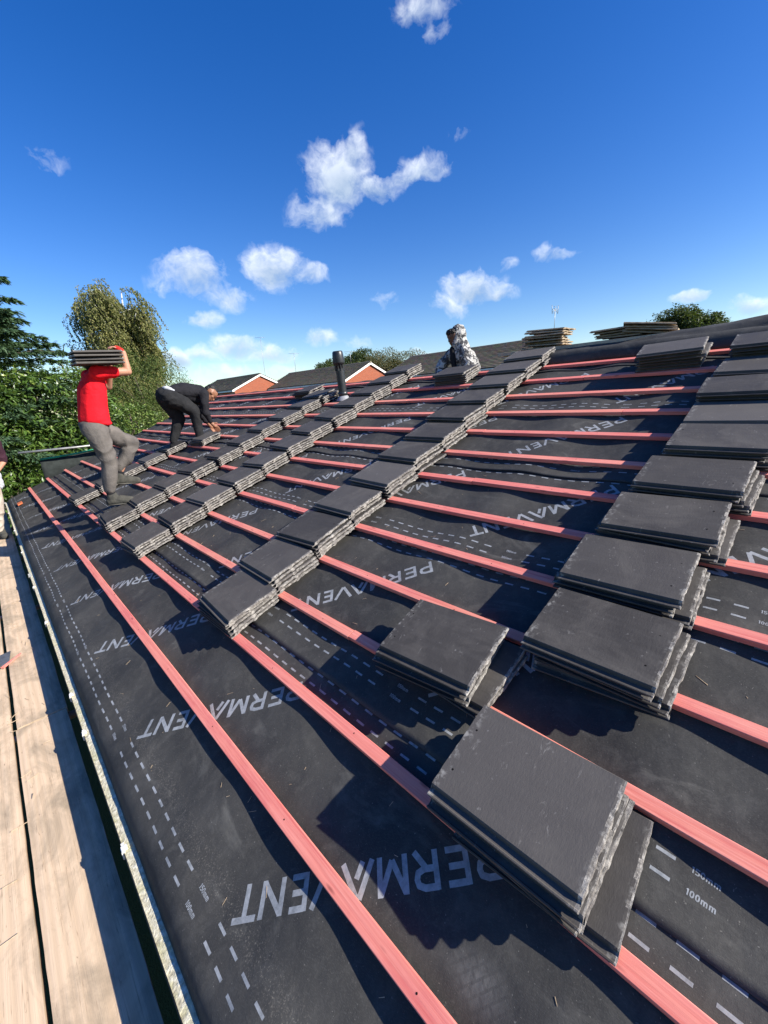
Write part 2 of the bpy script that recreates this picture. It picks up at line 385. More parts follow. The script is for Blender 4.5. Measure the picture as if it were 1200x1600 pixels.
# ------------------------------------------------------------------ mesh helpers
def rw(u, v, n):                 # roof coordinates (along eaves, up slope, off the surface) -> world
    return Vector((v * cT - n * sT, u, v * sT + n * cT))
ROOF = Matrix(((cT, 0, -sT), (0, 1, 0), (sT, 0, cT))).to_4x4()    # local x = up slope, y = along eaves, z = normal
def roofm(u, v, n, rz=0, extra=None):
    mm = ROOF @ Matrix.Rotation(rz, 4, 'Z')
    if extra is not None: mm = mm @ extra
    mm.translation = rw(u, v, n); return mm
def tag(o, label=None, cat=None, group=None, kind='thing'):
    if label: o['label'] = label
    if cat: o['category'] = cat
    if group: o['group'] = group
    if kind: o['kind'] = kind
    return o
def link(o, parent=None):
    C.objects.link(o)
    if parent: o.parent = parent
    return o
def empty(name, mw):
    o = bpy.data.objects.new(name, None); o.empty_display_size = .1
    C.objects.link(o)
    o.matrix_world = mw if isinstance(mw, Matrix) else Matrix.Translation(Vector(mw))
    return o
class MB:
    def __init__(s): s.v = []; s.f = []; s.m = []
    def add(s, vs, fs, mi=0):
        o = len(s.v); s.v += [tuple(x) for x in vs]; s.f += [tuple(i + o for i in f) for f in fs]; s.m += [mi] * len(fs)
    def box(s, lo, hi, mi=0, mw=None):
        x0, y0, z0 = lo; x1, y1, z1 = hi
        vs = [Vector(p) for p in ((x0,y0,z0),(x1,y0,z0),(x1,y1,z0),(x0,y1,z0),(x0,y0,z1),(x1,y0,z1),(x1,y1,z1),(x0,y1,z1))]
        if mw: vs = [mw @ p for p in vs]
        s.add(vs, [(0,3,2,1),(4,5,6,7),(0,1,5,4),(1,2,6,5),(2,3,7,6),(3,0,4,7)], mi)
    def tube(s, pts, rad, seg=10, mi=0, caps=True):
        pts = [Vector(p) for p in pts]
        if isinstance(rad, (int, float)): rad = [rad] * len(pts)
        rings = []; up = None
        for i, p in enumerate(pts):
            d = (pts[min(i + 1, len(pts) - 1)] - pts[max(i - 1, 0)]).normalized()
            if up is None:
                up = Vector((0, 0, 1)) if abs(d.z) < .9 else Vector((1, 0, 0))
            a = d.cross(up).normalized(); b = a.cross(d).normalized(); up = b
            rings.append([p + (a * math.cos(2*PI*k/seg) + b * math.sin(2*PI*k/seg)) * rad[i] for k in range(seg)])
        vs = [q for r in rings for q in r]; fs = []
        for i in range(len(pts) - 1):
            for k in range(seg):
                k2 = (k + 1) % seg
                fs.append((i*seg+k, i*seg+k2, (i+1)*seg+k2, (i+1)*seg+k))
        if caps: fs += [tuple(range(seg))[::-1], tuple((len(pts)-1)*seg + k for k in range(seg))]
        s.add(vs, fs, mi)
    def build(s, name, mats, parent=None, smooth=False, mw=None):
        me = bpy.data.meshes.new(name); me.from_pydata(s.v, [], s.f)
        for mm in (mats if isinstance(mats, (list, tuple)) else [mats]): me.materials.append(M[mm])
        if len(set(s.m)) > 1: me.polygons.foreach_set('material_index', s.m)
        if smooth: me.polygons.foreach_set('use_smooth', [True] * len(s.f))
        me.update()
        o = bpy.data.objects.new(name, me); link(o, parent)
        if mw is not None: o.matrix_world = mw
        return o
nz = noise.noise

# ------------------------------------------------------------------ the setting: ground, own house
g = MB(); g.add([(-400, -400, -2.7), (500, -400, -2.7), (500, 600, -2.7), (-400, 600, -2.7)], [(0, 1, 2, 3)])
tag(g.build('ground', 'grass'), kind='structure')

U0, U1 = -2.2, 10.85      # roof extent along the eaves
VR = 4.62                 # ridge
G = .345                  # batten gauge
XR, ZR = rw(0, VR, 0).x, rw(0, VR, 0).z
house = empty('bungalow', (2.5, 4.3, -2.7))
tag(house, 'bungalow whose roof is being retiled, under black underlay and pink battens', 'bungalow')
b = MB()
b.box((.30, U0 + .1, -2.7), (.40, U1 - .1, -.26)); b.box((2*XR - .40, U0 + .1, -2.7), (2*XR - .30, U1 - .1, -.26))
for y in (U0 + .1, U1 - .2):
    zb = -.06
    pts = [(.41, y, -2.7), (2*XR - .41, y, -2.7), (2*XR - .41, y, -.1), (XR, y, ZR - .26), (.41, y, -.1)]
    b.add(pts + [(p[0], p[1] + .1, p[2]) for p in pts], [(0,1,2,3,4), (9,8,7,6,5), (0,5,6,1), (1,6,7,2), (2,7,8,3), (3,8,9,4), (4,9,5,0)])
b.build('wall', 'brick', house, mw=Matrix.Identity(4))
b = MB()     # unseen slab added under the membrane to block light, front and rear slope
for (a, c_) in (((.03), (XR, ZR)),):
    pass
def slab(mb, p0, p1, th):
    d = (Vector(p1) - Vector(p0)); n = Vector((-d.z, 0, d.x)).normalized()
    q = []
    for y in (U0, U1 - .02):
        q += [Vector((p0[0], y, p0[2])), Vector((p1[0], y, p1[2])), Vector((p1[0], y, p1[2])) - n*th, Vector((p0[0], y, p0[2])) - n*th]
    mb.add(q, [(0,3,2,1), (4,5,6,7), (0,1,5,4), (1,2,6,5), (2,3,7,6), (3,0,4,7)])
slab(b, rw(0, .0, -.045), rw(0, VR, -.045), .1)
e1 = rw(0, VR, -.045)
slab(b, (e1.x + .002, 0, e1.z), (2*XR - .05, 0, .0), .1)
b.build('light_block_slab', 'wood_pale', house, mw=Matrix.Identity(4))
b = MB(); b.box((-.012, U0, -.23), (.010, U1, -.055)); b.box((.012, U0, -.245), (.30, U1, -.232))
b.build('fascia', 'grey_plastic', house, mw=Matrix.Identity(4))
# old tiles still on the rear slope, in courses
b = MB()
dn = Vector((cT, 0, -sT)); nn = Vector((sT, 0, cT))
for k in range(13):
    p = Vector((XR, 0, ZR)) + dn * (.06 + k*.345); q = p + dn * .36
    a0, a1 = p + nn*.010, q + nn*.034
    b.add([Vector((a0.x, U0, a0.z)), Vector((a0.x, U1, a0.z)), Vector((a1.x, U1, a1.z)), Vector((a1.x, U0, a1.z)),
           Vector(((a1 - nn*.022).x, U0, (a1 - nn*.022).z)), Vector(((a1 - nn*.022).x, U1, (a1 - nn*.022).z))], [(0,3,2,1), (3,4,5,2)])
b.build('rear_slope_tiles', 'old_roof_tiles', house, mw=Matrix.Identity(4))

# ------------------------------------------------------------------ roofing underlay in lapped courses, with its printing
EDGE = [-.152, .78, 1.70, 2.57, 3.46, 4.36]
PH = [.0, -.083, .31, .55, .12, .4]
def sag(u, v, j):
    s = .5 - .5*math.cos(2*PI*(u - .17)/.6)
    s = s**.8
    h = -.003 - s*(.0095 + .007*nz(Vector((u*.8, v*1.3, j*7.)))) - .007*(nz(Vector((u*1.9, v*3.1, 3.7 + j))) + .6)*s
    # small creases
    h += .0022*(nz(Vector((u*3.3 + v*2.1, v*3.7 - u*1.2, 9. + j))) - .5)
    return h - .002
def under(u, v, j):
    """point on course j (v measured up the slope along the sheet)"""
    e0 = EDGE[j]
    h = sag(u, v, 0) + j*.0016
    if j > 0:
        d = v - e0
        if d < .10: h += (.0035 + .014*max(0, nz(Vector((u*1.7, j*3.3, 1.2))) + .12)) * (1 - d/.10)**1.5
    if j == 0 and v < -.03:
        s = -.03 - v; r = .10
        w = .0012*nz(Vector((u*1.5, 0, 4)))
        ph = min(s/r, .85)
        h = h*max(0, 1 - s/.06) - .004
        x = r*math.sin(ph); z = -r*(1 - math.cos(ph)) + h
        rest = s - ph*r
        if rest > 0: x += rest*math.cos(ph); z -= rest*math.sin(ph)
        return rw(u, -.03 - x - w, z)
    return rw(u, v, h)
ROOFI = ROOF.inverted()
words = ['lowest', 'second', 'third', 'fourth', 'fifth', 'topmost']
GRID = {}
def sheet(u, v, j):
    """height on the meshed sheet, so printing lies flush on it (roof frame)"""
    e0, top, nu, nv, vs = GRID[j]
    x = (u - U0)/(U1 - U0)*nu; y = (v - e0)/(top - e0)*nv
    i = max(0, min(nu - 1, int(x))); k = max(0, min(nv - 1, int(y))); x -= i; y -= k
    a, b_, c_, d = (vs[i*(nv + 1) + k], vs[(i + 1)*(nv + 1) + k], vs[i*(nv + 1) + k + 1], vs[(i + 1)*(nv + 1) + k + 1])
    return (a*(1 - x) + b_*x)*(1 - y) + (c_*(1 - x) + d*x)*y
def strip_mesh(mb, a, b_, wdt, j, n=None, lift=.0016):
    """a printed stroke from a to b_ (u,v) of width wdt lying on the sheet"""
    a = Vector(a); b_ = Vector(b_); d = b_ - a; L = d.length
    n = n or max(1, int(L/.018)); t = Vector((-d.y, d.x))/L*wdt/2
    vs = []
    for i in range(n + 1):
        p = a + d*i/n
        for s in (-1, 1):
            q = p + t*s; vs.append(sheet(q.x, q.y, j) + Vector((0, 0, lift)))
    fs = [(2*i, 2*i + 1, 2*i + 3, 2*i + 2) for i in range(n)]
    mb.add(vs, fs)
# strokes in a unit box: height 1, given as polylines; stroke width w
GLY = {
 'P': (.75, [[(.1, 0), (.1, 1)], [(.1, .92), (.45, .92), (.64, .84), (.68, .70), (.64, .54), (.45, .46), (.1, .46)]]),
 'E': (.70, [[(.1, 0), (.1, 1)], [(.1, .92), (.66, .92)], [(.1, .50), (.60, .50)], [(.1, .08), (.66, .08)]]),
 'R': (.80, [[(.1, 0), (.1, 1)], [(.1, .92), (.45, .92), (.64, .84), (.68, .70), (.64, .54), (.45, .46), (.1, .46)], [(.38, .46), (.72, 0)]]),
 'M': (1.0, [[(.1, 0), (.1, 1)], [(.12, .95), (.5, .12)], [(.5, .12), (.88, .95)], [(.9, 0), (.9, 1)]]),
 'A': (1.12, [[(.08, 0), (.50, .95)], [(.55, 1), (1.02, 0)], [(.38, .02), (.58, .45)]]),
 'V': (1.0, [[(.02, 1), (.46, .04)], [(.50, .04), (.92, 1)]]),
 'N': (.86, [[(.1, 0), (.1, 1)], [(.12, .92), (.78, .08)], [(.8, 0), (.8, 1)]]),
 'T': (.80, [[(.02, .92), (.82, .92)], [(.42, 0), (.42, 1)]]),
 '1': (.4, [[(.08, .78), (.26, .95)], [(.26, 1), (.26, 0)]]),
 '5': (.6, [[(.55, .93), (.1, .93), (.1, .55), (.4, .58), (.55, .42), (.55, .22), (.4, .06), (.08, .08)]]),
 '0': (.62, [[(.30, .95), (.12, .8), (.08, .5), (.12, .2), (.30, .05), (.48, .2), (.52, .5), (.48, .8), (.30, .95)]]),
 'm': (.95, [[(.1, 0), (.1, .7)], [(.1, .56), (.25, .66), (.42, .6), (.45, .45), (.45, 0)], [(.45, .5), (.6, .66), (.77, .6), (.8, .45), (.8, 0)]]),
}
def write(mb, text, org, rd, height, j, pos=None, gap=.12, sw=.17, widths=None):
    """text from org along reading direction rd (u,v); up = rd rotated so that it reads from that side"""
    rd = Vector(rd).normalized(); up = Vector((rd.y, -rd.x))      # (u,v) is left handed seen from above
    up = -up if False else up
    x = 0
    for i, ch in enumerate(text):
        wd, strokes = GLY[ch]
        if pos: x = pos[i][0]; sx = (pos[i][1] - pos[i][0])/wd
        else: sx = height
        for st in strokes:
            for (p, q) in zip(st, st[1:]):
                a = Vector(org) + rd*(x + p[0]*sx) + up*(p[1]*height)
                b_ = Vector(org) + rd*(x + q[0]*sx) + up*(q[1]*height)
                ext = (b_ - a).normalized()*height*sw*.18 if len(st) > 2 else Vector((0, 0))
                strip_mesh(mb, a - ext, b_ + ext, height*sw, j)
        if not pos: x += (wd + gap)*height
POS = [(-.165, -.09), (-.073, .0), (.018, .098), (.11, .207), (.212, .325), (.318, .42), (.428, .49), (.508, .590), (.60, .68)]
s2 = math.sqrt(.5)
for j, e0 in enumerate(EDGE):
    top = min(e0 + 1.0, VR)
    uu = U0
    du = .03; nu = int((U1 - U0)/du); nv = int((top - e0)/.025)
    vs = []; fs = []
    for i in range(nu + 1):
        u = U0 + (U1 - U0)*i/nu
        for k in range(nv + 1):
            v = e0 + (top - e0)*k/nv
            ue = u + (.02*nz(Vector((v*3, j, 5))) if i in (0, nu) else 0)
            ve = v + (.006*nz(Vector((u*1.5, j*2.2, 8))) if k == 0 else 0)
            vs.append(ROOFI @ under(ue, ve, j))
    for i in range(nu):
        for k in range(nv):
            a = i*(nv + 1) + k
            fs.append((a, a + 1, a + nv + 2, a + nv + 1))
    GRID[j] = (e0, top, nu, nv, vs)
    mb = MB(); mb.add(vs, [f[::-1] for f in fs])
    o = mb.build('roofing_underlay', 'underlay', None, True, ROOF.copy())
    tag(o, ['black roofing underlay sheet along the eaves, lapping into the gutter', 'black underlay sheet of the second width up from the gutter', 'black underlay sheet of the third width up from the gutter', 'black underlay sheet of the fourth width up from the gutter', 'black underlay sheet of the fifth width up, below the ridge', 'narrow black underlay strip folded along the ridge'][j], 'underlay', 'black underlay sheets on the roof')
    sol = o.modifiers.new('thickness', 'SOLIDIFY'); sol.thickness = .0012; sol.offset = -1
    # printed brand word, repeated
    if j < 5:
        ee = -.13 if j == 0 else e0
        for k in range(-2, 11):
            pu, pv = .479 + PH[j] + 1.022*k, ee + .754
            # s measured from the P's reference, base line u+v = const
            base = Vector((pu + .044, pv + .040))
            org = base - Vector((s2, -s2))*(-.103)
            org = Vector((pu + .0855, pv - .0)) # overwritten below
            cs = pu + pv + .083                     # u+v on the base line (letters stand towards the eaves)
            s0 = (pu - pv)/math.sqrt(2) + .103      # reading coordinate zero
            org = Vector((s0*s2 + cs/2, -s0*s2 + cs/2))
            if org.x < U0 + .3 or org.x > U1 - .62: continue
            mb = MB(); write(mb, 'PERMAVENT', org, (1, -1), .093, j, POS, sw=.175)
            mb.build('printed_word', 'print', o, mw=ROOF.copy())
    # dashed lap lines, 100 mm and 150 mm from both edges
    od = .022 if j == 0 else 0
    rows = [(.10, '100mm'), (.152, '150mm')] + ([(.853, None), (.905, None)] if j < 4 else [])
    for off, txt in rows:
        off += od
        if e0 + off > VR - .02: continue
        mb = MB(); tb = MB(); k = 0
        lab0 = 1.145 + (0 if j == 0 else -.11)
        u = U0 + .05
        while u < U1 - .06:
            ph = (u - lab0) % 1.022
            if txt and (ph < .055 or ph > 1.022 - .095): u += .083; continue
            strip_mesh(mb, (u, e0 + off), (u + .043, e0 + off), .0085, j); u += .083
        mb.build('dashed_line', 'print', o, mw=ROOF.copy())['kind'] = 'stuff'
        if txt:
            k = -3
            while lab0 + k*1.022 < U1 - .1:
                uo = lab0 + k*1.022 + .045; k += 1
                if uo < U0 + .1: continue
                write(tb, txt, (uo, e0 + off - .006), (-1, 0), .0145, j, None, .14, .2)
            tb.build('lap_mark', 'print', o, mw=ROOF.copy())['kind'] = 'stuff'

# ------------------------------------------------------------------ battens
rnd = random.Random(4)
ordn = ['lowest', 'second', 'third', 'fourth', 'fifth', 'sixth', 'seventh', 'eighth', 'ninth', 'tenth', 'eleventh', 'twelfth', 'topmost']
JT = [0, 6.9, 5.75, 1.45, 6.1, 2.95, 7.3, 1.62, 6.6, 1.95, 1.02, 3.4, 1.55, 3.7]
for k, piece in [(k, q) for k in range(1, 14) for q in (0, 1)]:
    vc = k*G + (0 if piece == 0 else rnd.uniform(-.006, .006)); wd = .047 if piece == 0 else .047 + rnd.uniform(-.002, .002)
    u0, u1 = (U0 + rnd.uniform(0, .1), JT[k] - .002) if piece == 0 else (JT[k] + .002, 10.80 + rnd.uniform(-.03, .05))
    mb = MB(); n = 60; ch = .0022
    prof = [(-wd, 0), (-wd, .025 - ch), (-wd + ch, .025), (-ch, .025), (0, .025 - ch), (0, 0)]
    vs = []
    for i in range(n + 1):
        u = (u1 - u0)*i/n
        wob = .0035*nz(Vector((u*.45, k*3.1, 0))); wz = .0012*nz(Vector((u*.8, k*2.1, 4)))
        for (x, z) in prof: vs.append((x + wob + .0006*nz(Vector((u*9, x*90, k))), u, z + (wz if z > 0 else 0)))
    fs = []
    for i in range(n):
        for q in range(6):
            q2 = (q + 1) % 6
            fs.append((i*6 + q, (i + 1)*6 + q, (i + 1)*6 + q2, i*6 + q2))
    fs += [tuple(range(6)), tuple(n*6 + q for q in range(6))[::-1]]
    mb.add(vs, fs)
    o = mb.build('roof_batten', 'batten_wood', None, False, roofm(u0, vc, .0))
    lab = {1: 'long pink timber roof batten nearest the gutter, ', 13: 'topmost pink roof batten, just below the ridge, '}.get(k, 'pink roof batten, %s row up from the gutter, ' % ordn[k - 1]) + ('near length' if piece == 0 else 'far length')
    tag(o, lab, 'batten', 'pink timber battens across the roof')
    nb = MB()
    u = -1.93
    while u < 10.6:
        if u0 + .05 < u < u1 - .05:
            for d in (0,):
                c_ = Vector((-.024 + .006*math.sin(u*5 + k), u - u0 + .01*math.sin(u*9), .0252 + .0012*nz(Vector(((u-u0)*.8, k*2.1, 4)))))
                nb.add([c_ + Vector((.0028*math.cos(a*PI/3), .0028*math.sin(a*PI/3), .0004)) for a in range(6)], [tuple(range(6))])
        u += .6
    nb2 = nb.build('nail', 'hole', o); nb2['kind'] = 'stuff'

# ------------------------------------------------------------------ roof tiles
TW, TL, TT = .305, .432, .0185
def tile_mesh(seed, holes='head', fine=1):
    r = random.Random(seed); mb = MB()
    xs = [-.026, -.0225, -.019, -.004, 0, .0] ; prof = []
    # cross-section across the width, top then bottom
    top = [(-.027, .0035), (-.026, .0075), (-.0225, .0082), (-.019, .0048), (-.003, .0042), (0, TT - .003), (.003, TT)]
    nx = 18
    for i in range(1, nx): top.append((.003 + (TW - .006)*i/nx, TT))
    top += [(TW - .003, TT), (TW, TT - .003), (TW, .0075)]
    bot = []
    nb_ = 26
    for i in range(nb_ + 1):
        x = TW - .001 - (TW + .024)*i/nb_
        z = 0
        if .035 < x < .125: z = .0062
        if .150 < x < .262: z = .0062
        if x > .278: z = .0055
        bot.append((x, z))
    P = top + bot; n = len(P)
    ys = [0, .004, .010, .02] + [.02 + (TL - .04)*i/14 for i in range(1, 14)] + [TL - .02, TL - .006, TL]
    # ragged tail edge and slightly nibbled head
    tail = [(.0035*nz(Vector((p[0]*26, seed*3.1, p[1]*70))) + .0022*nz(Vector((p[0]*95, seed, p[1]*200)))) for p in P]
    vs = []
    bend = r.uniform(-.0012, .0012)
    for iy, y in enumerate(ys):
        for ip, (x, z) in enumerate(P):
            yy = y; zz = z; xx = x
            if iy <= 2:
                yy += tail[ip]*(1 - iy/3)
                if z > TT - .004:
                    zz -= max(0, .0035*(1 - iy/2)*(.55 + 1.3*nz(Vector((x*38, seed*1.7, 2)))))
                elif z < .007:
                    zz += .0022*nz(Vector((x*50, seed, 7)))
            if iy >= len(ys) - 2:
                yy += .0022*nz(Vector((x*45, seed*2.3, 5)))
            if ip < len(top) and x >= 0 and z > TT - .001: zz += .0006*nz(Vector((x*12, y*12, seed)))
            zz += bend*math.sin(PI*x/TW)
            vs.append((xx, yy, zz))
    fs = []; mi = []
    for iy in range(len(ys) - 1):
        for ip in range(n):
            ip2 = (ip + 1) % n
            fs.append((iy*n + ip, iy*n + ip2, (iy + 1)*n + ip2, (iy + 1)*n + ip)); 
            mi.append(1 if (iy < 1 and (ip < len(top) or True)) or (iy == 1 and nz(Vector((P[ip][0]*30, seed*1.3, 3))) > .05) else 0)
    mb.v = vs; mb.f = [f[::-1] for f in fs]; mb.m = mi
    cen0 = len(mb.v)
    # end caps as strips between top and bottom outline (fan quads)
    def cap(base, flip, mat_):
        nt = len(top)
        # pair the top points with the bottom ones by x
        i, j_ = 0, n - 1; out = []
        while i < nt - 1 or j_ > nt:
            xi = P[i + 1][0] if i < nt - 1 else 9; xj = P[j_ - 1][0] if j_ > nt else 9
            if xi <= xj: out.append((i, i + 1, j_)); i += 1
            else: out.append((i, j_ - 1, j_)); j_ -= 1
        for t_ in out:
            f = tuple(base + q for q in t_)
            mb.f.append(f if flip else f[::-1]); mb.m.append(mat_)
    cap(0, False, 1); cap((len(ys) - 1)*n, True, 1)
    # nail holes: dark shallow discs sunk rim
    hy = TL - .028 if holes == 'head' else .045
    for hx in (.065, .215):
        c_ = Vector((hx + r.uniform(-.004, .004), hy + r.uniform(-.003, .003), TT + .0010))
        k = 9
        mb.add([c_ + Vector((.0034*math.cos(2*PI*q/k), .0034*math.sin(2*PI*q/k), 0)) for q in range(k)], [tuple(range(k))], 2)
    me = bpy.data.meshes.new('roof_tile'); me.from_pydata(mb.v, [], mb.f)
    for q in ('tile', 'rough_concrete', 'hole'): me.materials.append(M[q])
    me.polygons.foreach_set('material_index', mb.m); me.update()
    return me
VARH = [tile_mesh(i + 1, 'head') for i in range(6)]
VART = [tile_mesh(i + 20, 'tail') for i in range(6)]
VARN = VARH + VART
ORD = ['topmost', 'second from top', 'third from top', 'fourth from top', 'fifth from top', 'sixth from top', 'seventh from top', 'eighth from top']
COUNT = [0]
def place_tile(mesh, mw, label, group):
    o = bpy.data.objects.new('roof_tile', mesh); C.objects.link(o); o.matrix_world = mw
    tag(o, label, 'roof tile', group); COUNT[0] += 1; return o
TILT = Matrix.Rotation(R(4.7), 4, 'Y')     # a stack sits on the batten at its lower side and on the membrane at its upper side
def stack(u, v, count, where, group, rz=0, jit=1., var=None, pitch=.0228, n0=.0298, seed=None, offs=None, sd=None):
    """u = tail end, v = lower side; the tiles lie with their length along the battens"""
    r = random.Random(int(u*1000) + int(v*977) if seed is None else seed)
    var = var or VARN
    for i in range(count):
        n = n0 + i*pitch
        a = rz + R(r.gauss(0, 1.5))*jit; du = r.gauss(0, .0085)*jit; dv = r.gauss(0, .003)*jit
        if i == 0: dv = 0
        if offs and i in offs: du += offs[i][0]; dv += offs[i][1]; a += R(offs[i][2])
        if i and r.random() < .35: du += r.choice((-1, 1))*.008*jit
        pos = count - 1 - i
        which = 'topmost' if pos == 0 else ('lowest' if i == 0 else ORD[pos])
        place_tile(r.choice(var), roofm(u + du, v + dv + .08*(n - n0), n, a, TILT), 'charcoal concrete roof tile, %s %s' % (which, where), group)
R14 = ['lowest', 'second', 'third', 'fourth', 'fifth', 'sixth', 'seventh', 'eighth', 'ninth', 'tenth', 'eleventh', 'twelfth']
# column nearest the camera (right of the photo)
gq = 'charcoal roof tiles stacked up the slope nearest the camera'
near = [(.213, .664, 6, -.4), (.225, 1.285, 5, 0), (.25, 1.655, 5, 1), (.225, 2.02, 5, -.5), (.20, 2.375, 5, -.5), (.165, 2.75, 5, 0), (.15, 3.09, 4, .5), (.16, 3.42, 5, 0), (.14, 3.77, 4, 0), (.12, 4.14, 6, 1.5)]
for q, (u, v, c_, a) in enumerate(near):
    n0 = .0268
    off = {0: (-.075, .006, 3.0), 1: (.0, -.006, 1), 3: (-.01, -.006, 0), 4: (-.014, -.012, .6), 5: (0, .012, 0)} if q == 0 else ({0: (-.03, .01, 1), 1: (-.02, 0, .5), c_ - 2: (.01, -.006, 0)})
    stack(u, v, c_, ('in the big foreground stack' if q == 0 else 'of the %s stack up the near column' % R14[q]), gq, R(a), .45 if q == 0 else 1, VARH if q in (0,) else (VART if q in (1, 2) else VARN), offs=off)
stack(.735, .985, 6, 'of the short stack left of the near column', gq, R(3.5), 1.2, VARH, offs={0: (-.05, 0, -5), 1: (-.06, .005, -3), 4: (.01, -.01, 0)}, n0=.0298)
stack(.715, 4.15, 6, 'of the lone stack under the ridge', gq, R(2.5), 1.4, VART, pitch=.024)
def column(ut, rows, cnt, where, group, dv=None, extra=0):
    for q in rows:
        k = q + 2; v = k*G - .028 + (0 if dv is None else dv(q))
        r = random.Random(q*7 + int(ut*100))
        stack(ut + r.gauss(0, .018), v + r.gauss(0, .005), cnt(q), 'of the %s stack up %s' % (R14[q], where), group, R(r.gauss(0, 1.3)), 1.1)
column(2.10, range(12), lambda q: 5, 'the second column', 'charcoal roof tiles in the second column')
stack(2.83, 4.17, 5, 'of the stack before the hooded man', 'charcoal roof tiles in the second column', R(3), 1)
column(3.93, range(12), lambda q: 5, 'the third column', 'charcoal roof tiles in the third column')
column(5.06, range(10), lambda q: 5, 'the fourth column', 'charcoal roof tiles in the fourth column')
stack(5.0, 3.78, 4, 'of the stack left behind the vent pipe', 'charcoal roof tiles in the fourth column', R(-2), 1)
stack(5.66, 4.02, 5, 'of the far stack under the ridge', 'charcoal roof tiles in the fourth column', R(4), 1.5)
column(7.02, range(5), lambda q: 4, 'the farthest column', 'charcoal roof tiles in the farthest column')
stack(6.42, 2.42, 4, 'under the bending man\'s hands', 'charcoal roof tiles in the farthest column', R(6), 1.6)

# ------------------------------------------------------------------ ridge: thick roll of membrane, old tiles beyond
mb = MB(); n = 90; prof = [(4.53, .008), (4.55, .04), (4.58, .07), (4.62, .090), (4.67, .098), (4.70, .092), (4.715, .082), (4.74, .105), (4.80, .130), (4.88, .130), (4.95, .10), (5.0, .05), (5.0, -.06), (4.8, -.04), (4.64, -.005)]
vs = []; L0, L1 = U0, 2.62
for i in range(n + 1):
    u = L0 + (L1 - L0)*i/n
    near_ = max(0, min(1, (1.6 - u)/1.6)); fall = max(0, min(1, (L1 - u)/1.0))
    for q, (v, h) in enumerate(prof):
        d = .010*nz(Vector((u*2.2, v*7, 1))) + .004*nz(Vector((u*7, v*20, 2)))
        hh = h
        if q >= 7 and q <= 11: hh = h*(.30 + .85*near_)
        hh = hh*(.55 + .45*fall)
        vs.append(ROOFI @ rw(u, v + d, hh + d*(1 if 0 < q < 12 else 0)))
k = len(prof); fs = []
for i in range(n):
    for q in range(k):
        q2 = (q + 1) % k; fs.append((i*k + q, i*k + q2, (i + 1)*k + q2, (i + 1)*k + q))
fs += [tuple(range(k))[::-1], tuple(n*k + q for q in range(k))]
mb.add(vs, fs)
o = mb.build('underlay_roll', 'underlay', None, True, ROOF.copy())
tag(o, 'thick half-unrolled roll of black underlay lying along the ridge', 'underlay roll')
old = []
for i in range(4):
    mt = tile_mesh(60 + i); mt.materials[0] = M['old_tile']; mt.materials[1] = M['old_tile']; old.append(mt)
RB = Matrix.Rotation(TH, 4, 'Y')
def old_stack(X, Y, z, n, where, a0, seed, tilt=0):
    r = random.Random(seed)
    for i in range(n):
        mw = Matrix.Translation((X + r.gauss(0, .012), Y + r.gauss(0, .012), z + i*.026)) @ Matrix.Rotation(R(a0 + r.gauss(0, 4)), 4, 'Z') @ Matrix.Rotation(R(tilt + r.gauss(0, 1)), 4, 'X')
        pos = n - 1 - i; which = 'topmost' if pos == 0 else ('lowest' if i == 0 else ORD[pos])
        place_tile(r.choice(old), mw, 'weathered tan roof tile, %s %s' % (which, where), 'weathered old tiles stacked on the ridge')
# a scaffold plank on the rear slope carries them
P5 = rw(0, 4.95, 0)
pk = MB(); pk.box((P5.x + .0, .2, P5.z + .02), (P5.x + .5, 2.9, P5.z + .055))
pk.box((P5.x + .40, .3, P5.z - .24), (P5.x + .45, 2.8, P5.z + .02))
tag(pk.build('plank', 'board_wood'), 'wooden plank behind the ridge carrying the old tan tiles', 'plank')
old_stack(P5.x + .04, 2.14, P5.z + .045, 8, 'of the tall tan stack below the aerial', 8, 1, 2)
old_stack(P5.x + .06, 1.40, P5.z + .045, 5, 'of the wide tan stack on the ridge', -6, 2)
old_stack(P5.x + .10, 1.10, P5.z + .045, 4, 'of the low tan stack leaning by the tree', 14, 3, 8)

# ------------------------------------------------------------------ soil vent pipe
pm = rw(4.86, 4.00, 0)
vp = empty('vent_pipe', Matrix.Translation(pm) @ Matrix.Rotation(R(-3.5), 4, 'Y') @ Matrix.Scale(1.06, 4)); tag(vp, 'black plastic soil vent pipe with cowl standing out of the roof', 'vent pipe')
def lathe(mb, prof, seg=28, mi=0, org=(0, 0, 0)):
    vs = [(org[0] + r_*math.cos(2*PI*k/seg), org[1] + r_*math.sin(2*PI*k/seg), org[2] + z) for r_, z in prof for k in range(seg)]
    fs = []
    for i in range(len(prof) - 1):
        for k in range(seg):
            k2 = (k + 1) % seg; fs.append((i*seg + k, i*seg + k2, (i + 1)*seg + k2, (i + 1)*seg + k))
    mb.add(vs, fs, mi)
mb = MB(); lathe(mb, [(.055, -.15), (.055, .38)]); mb.build('pipe', 'pipe_plastic', vp, True)
mb = MB(); lathe(mb, [(.0565, .03), (.064, .035), (.064, .075), (.0565, .08)]); mb.build('collar', 'pipe_plastic', vp, True)
mb = MB(); lathe(mb, [(.05, .375), (.058, .378), (.058, .43), (.076, .432), (.080, .455), (.073, .535), (.068, .58), (.058, .595), (.0, .598)]); mb.build('cowl', 'pipe_plastic', vp, True)
mb = MB()
for k in range(10):
    a = 2*PI*k/10; mb.box((.0565*math.cos(a) - .004, .0565*math.sin(a) - .004, .35), (.0565*math.cos(a) + .004, .0565*math.sin(a) + .004, .43))
mb.build('cowl_rib', 'pipe_plastic', vp)
mb = MB(); lathe(mb, [(.10, -.03), (.075, .01), (.060, .028), (.056, .030)])
mb.build('lead_collar', 'lead', vp, True)

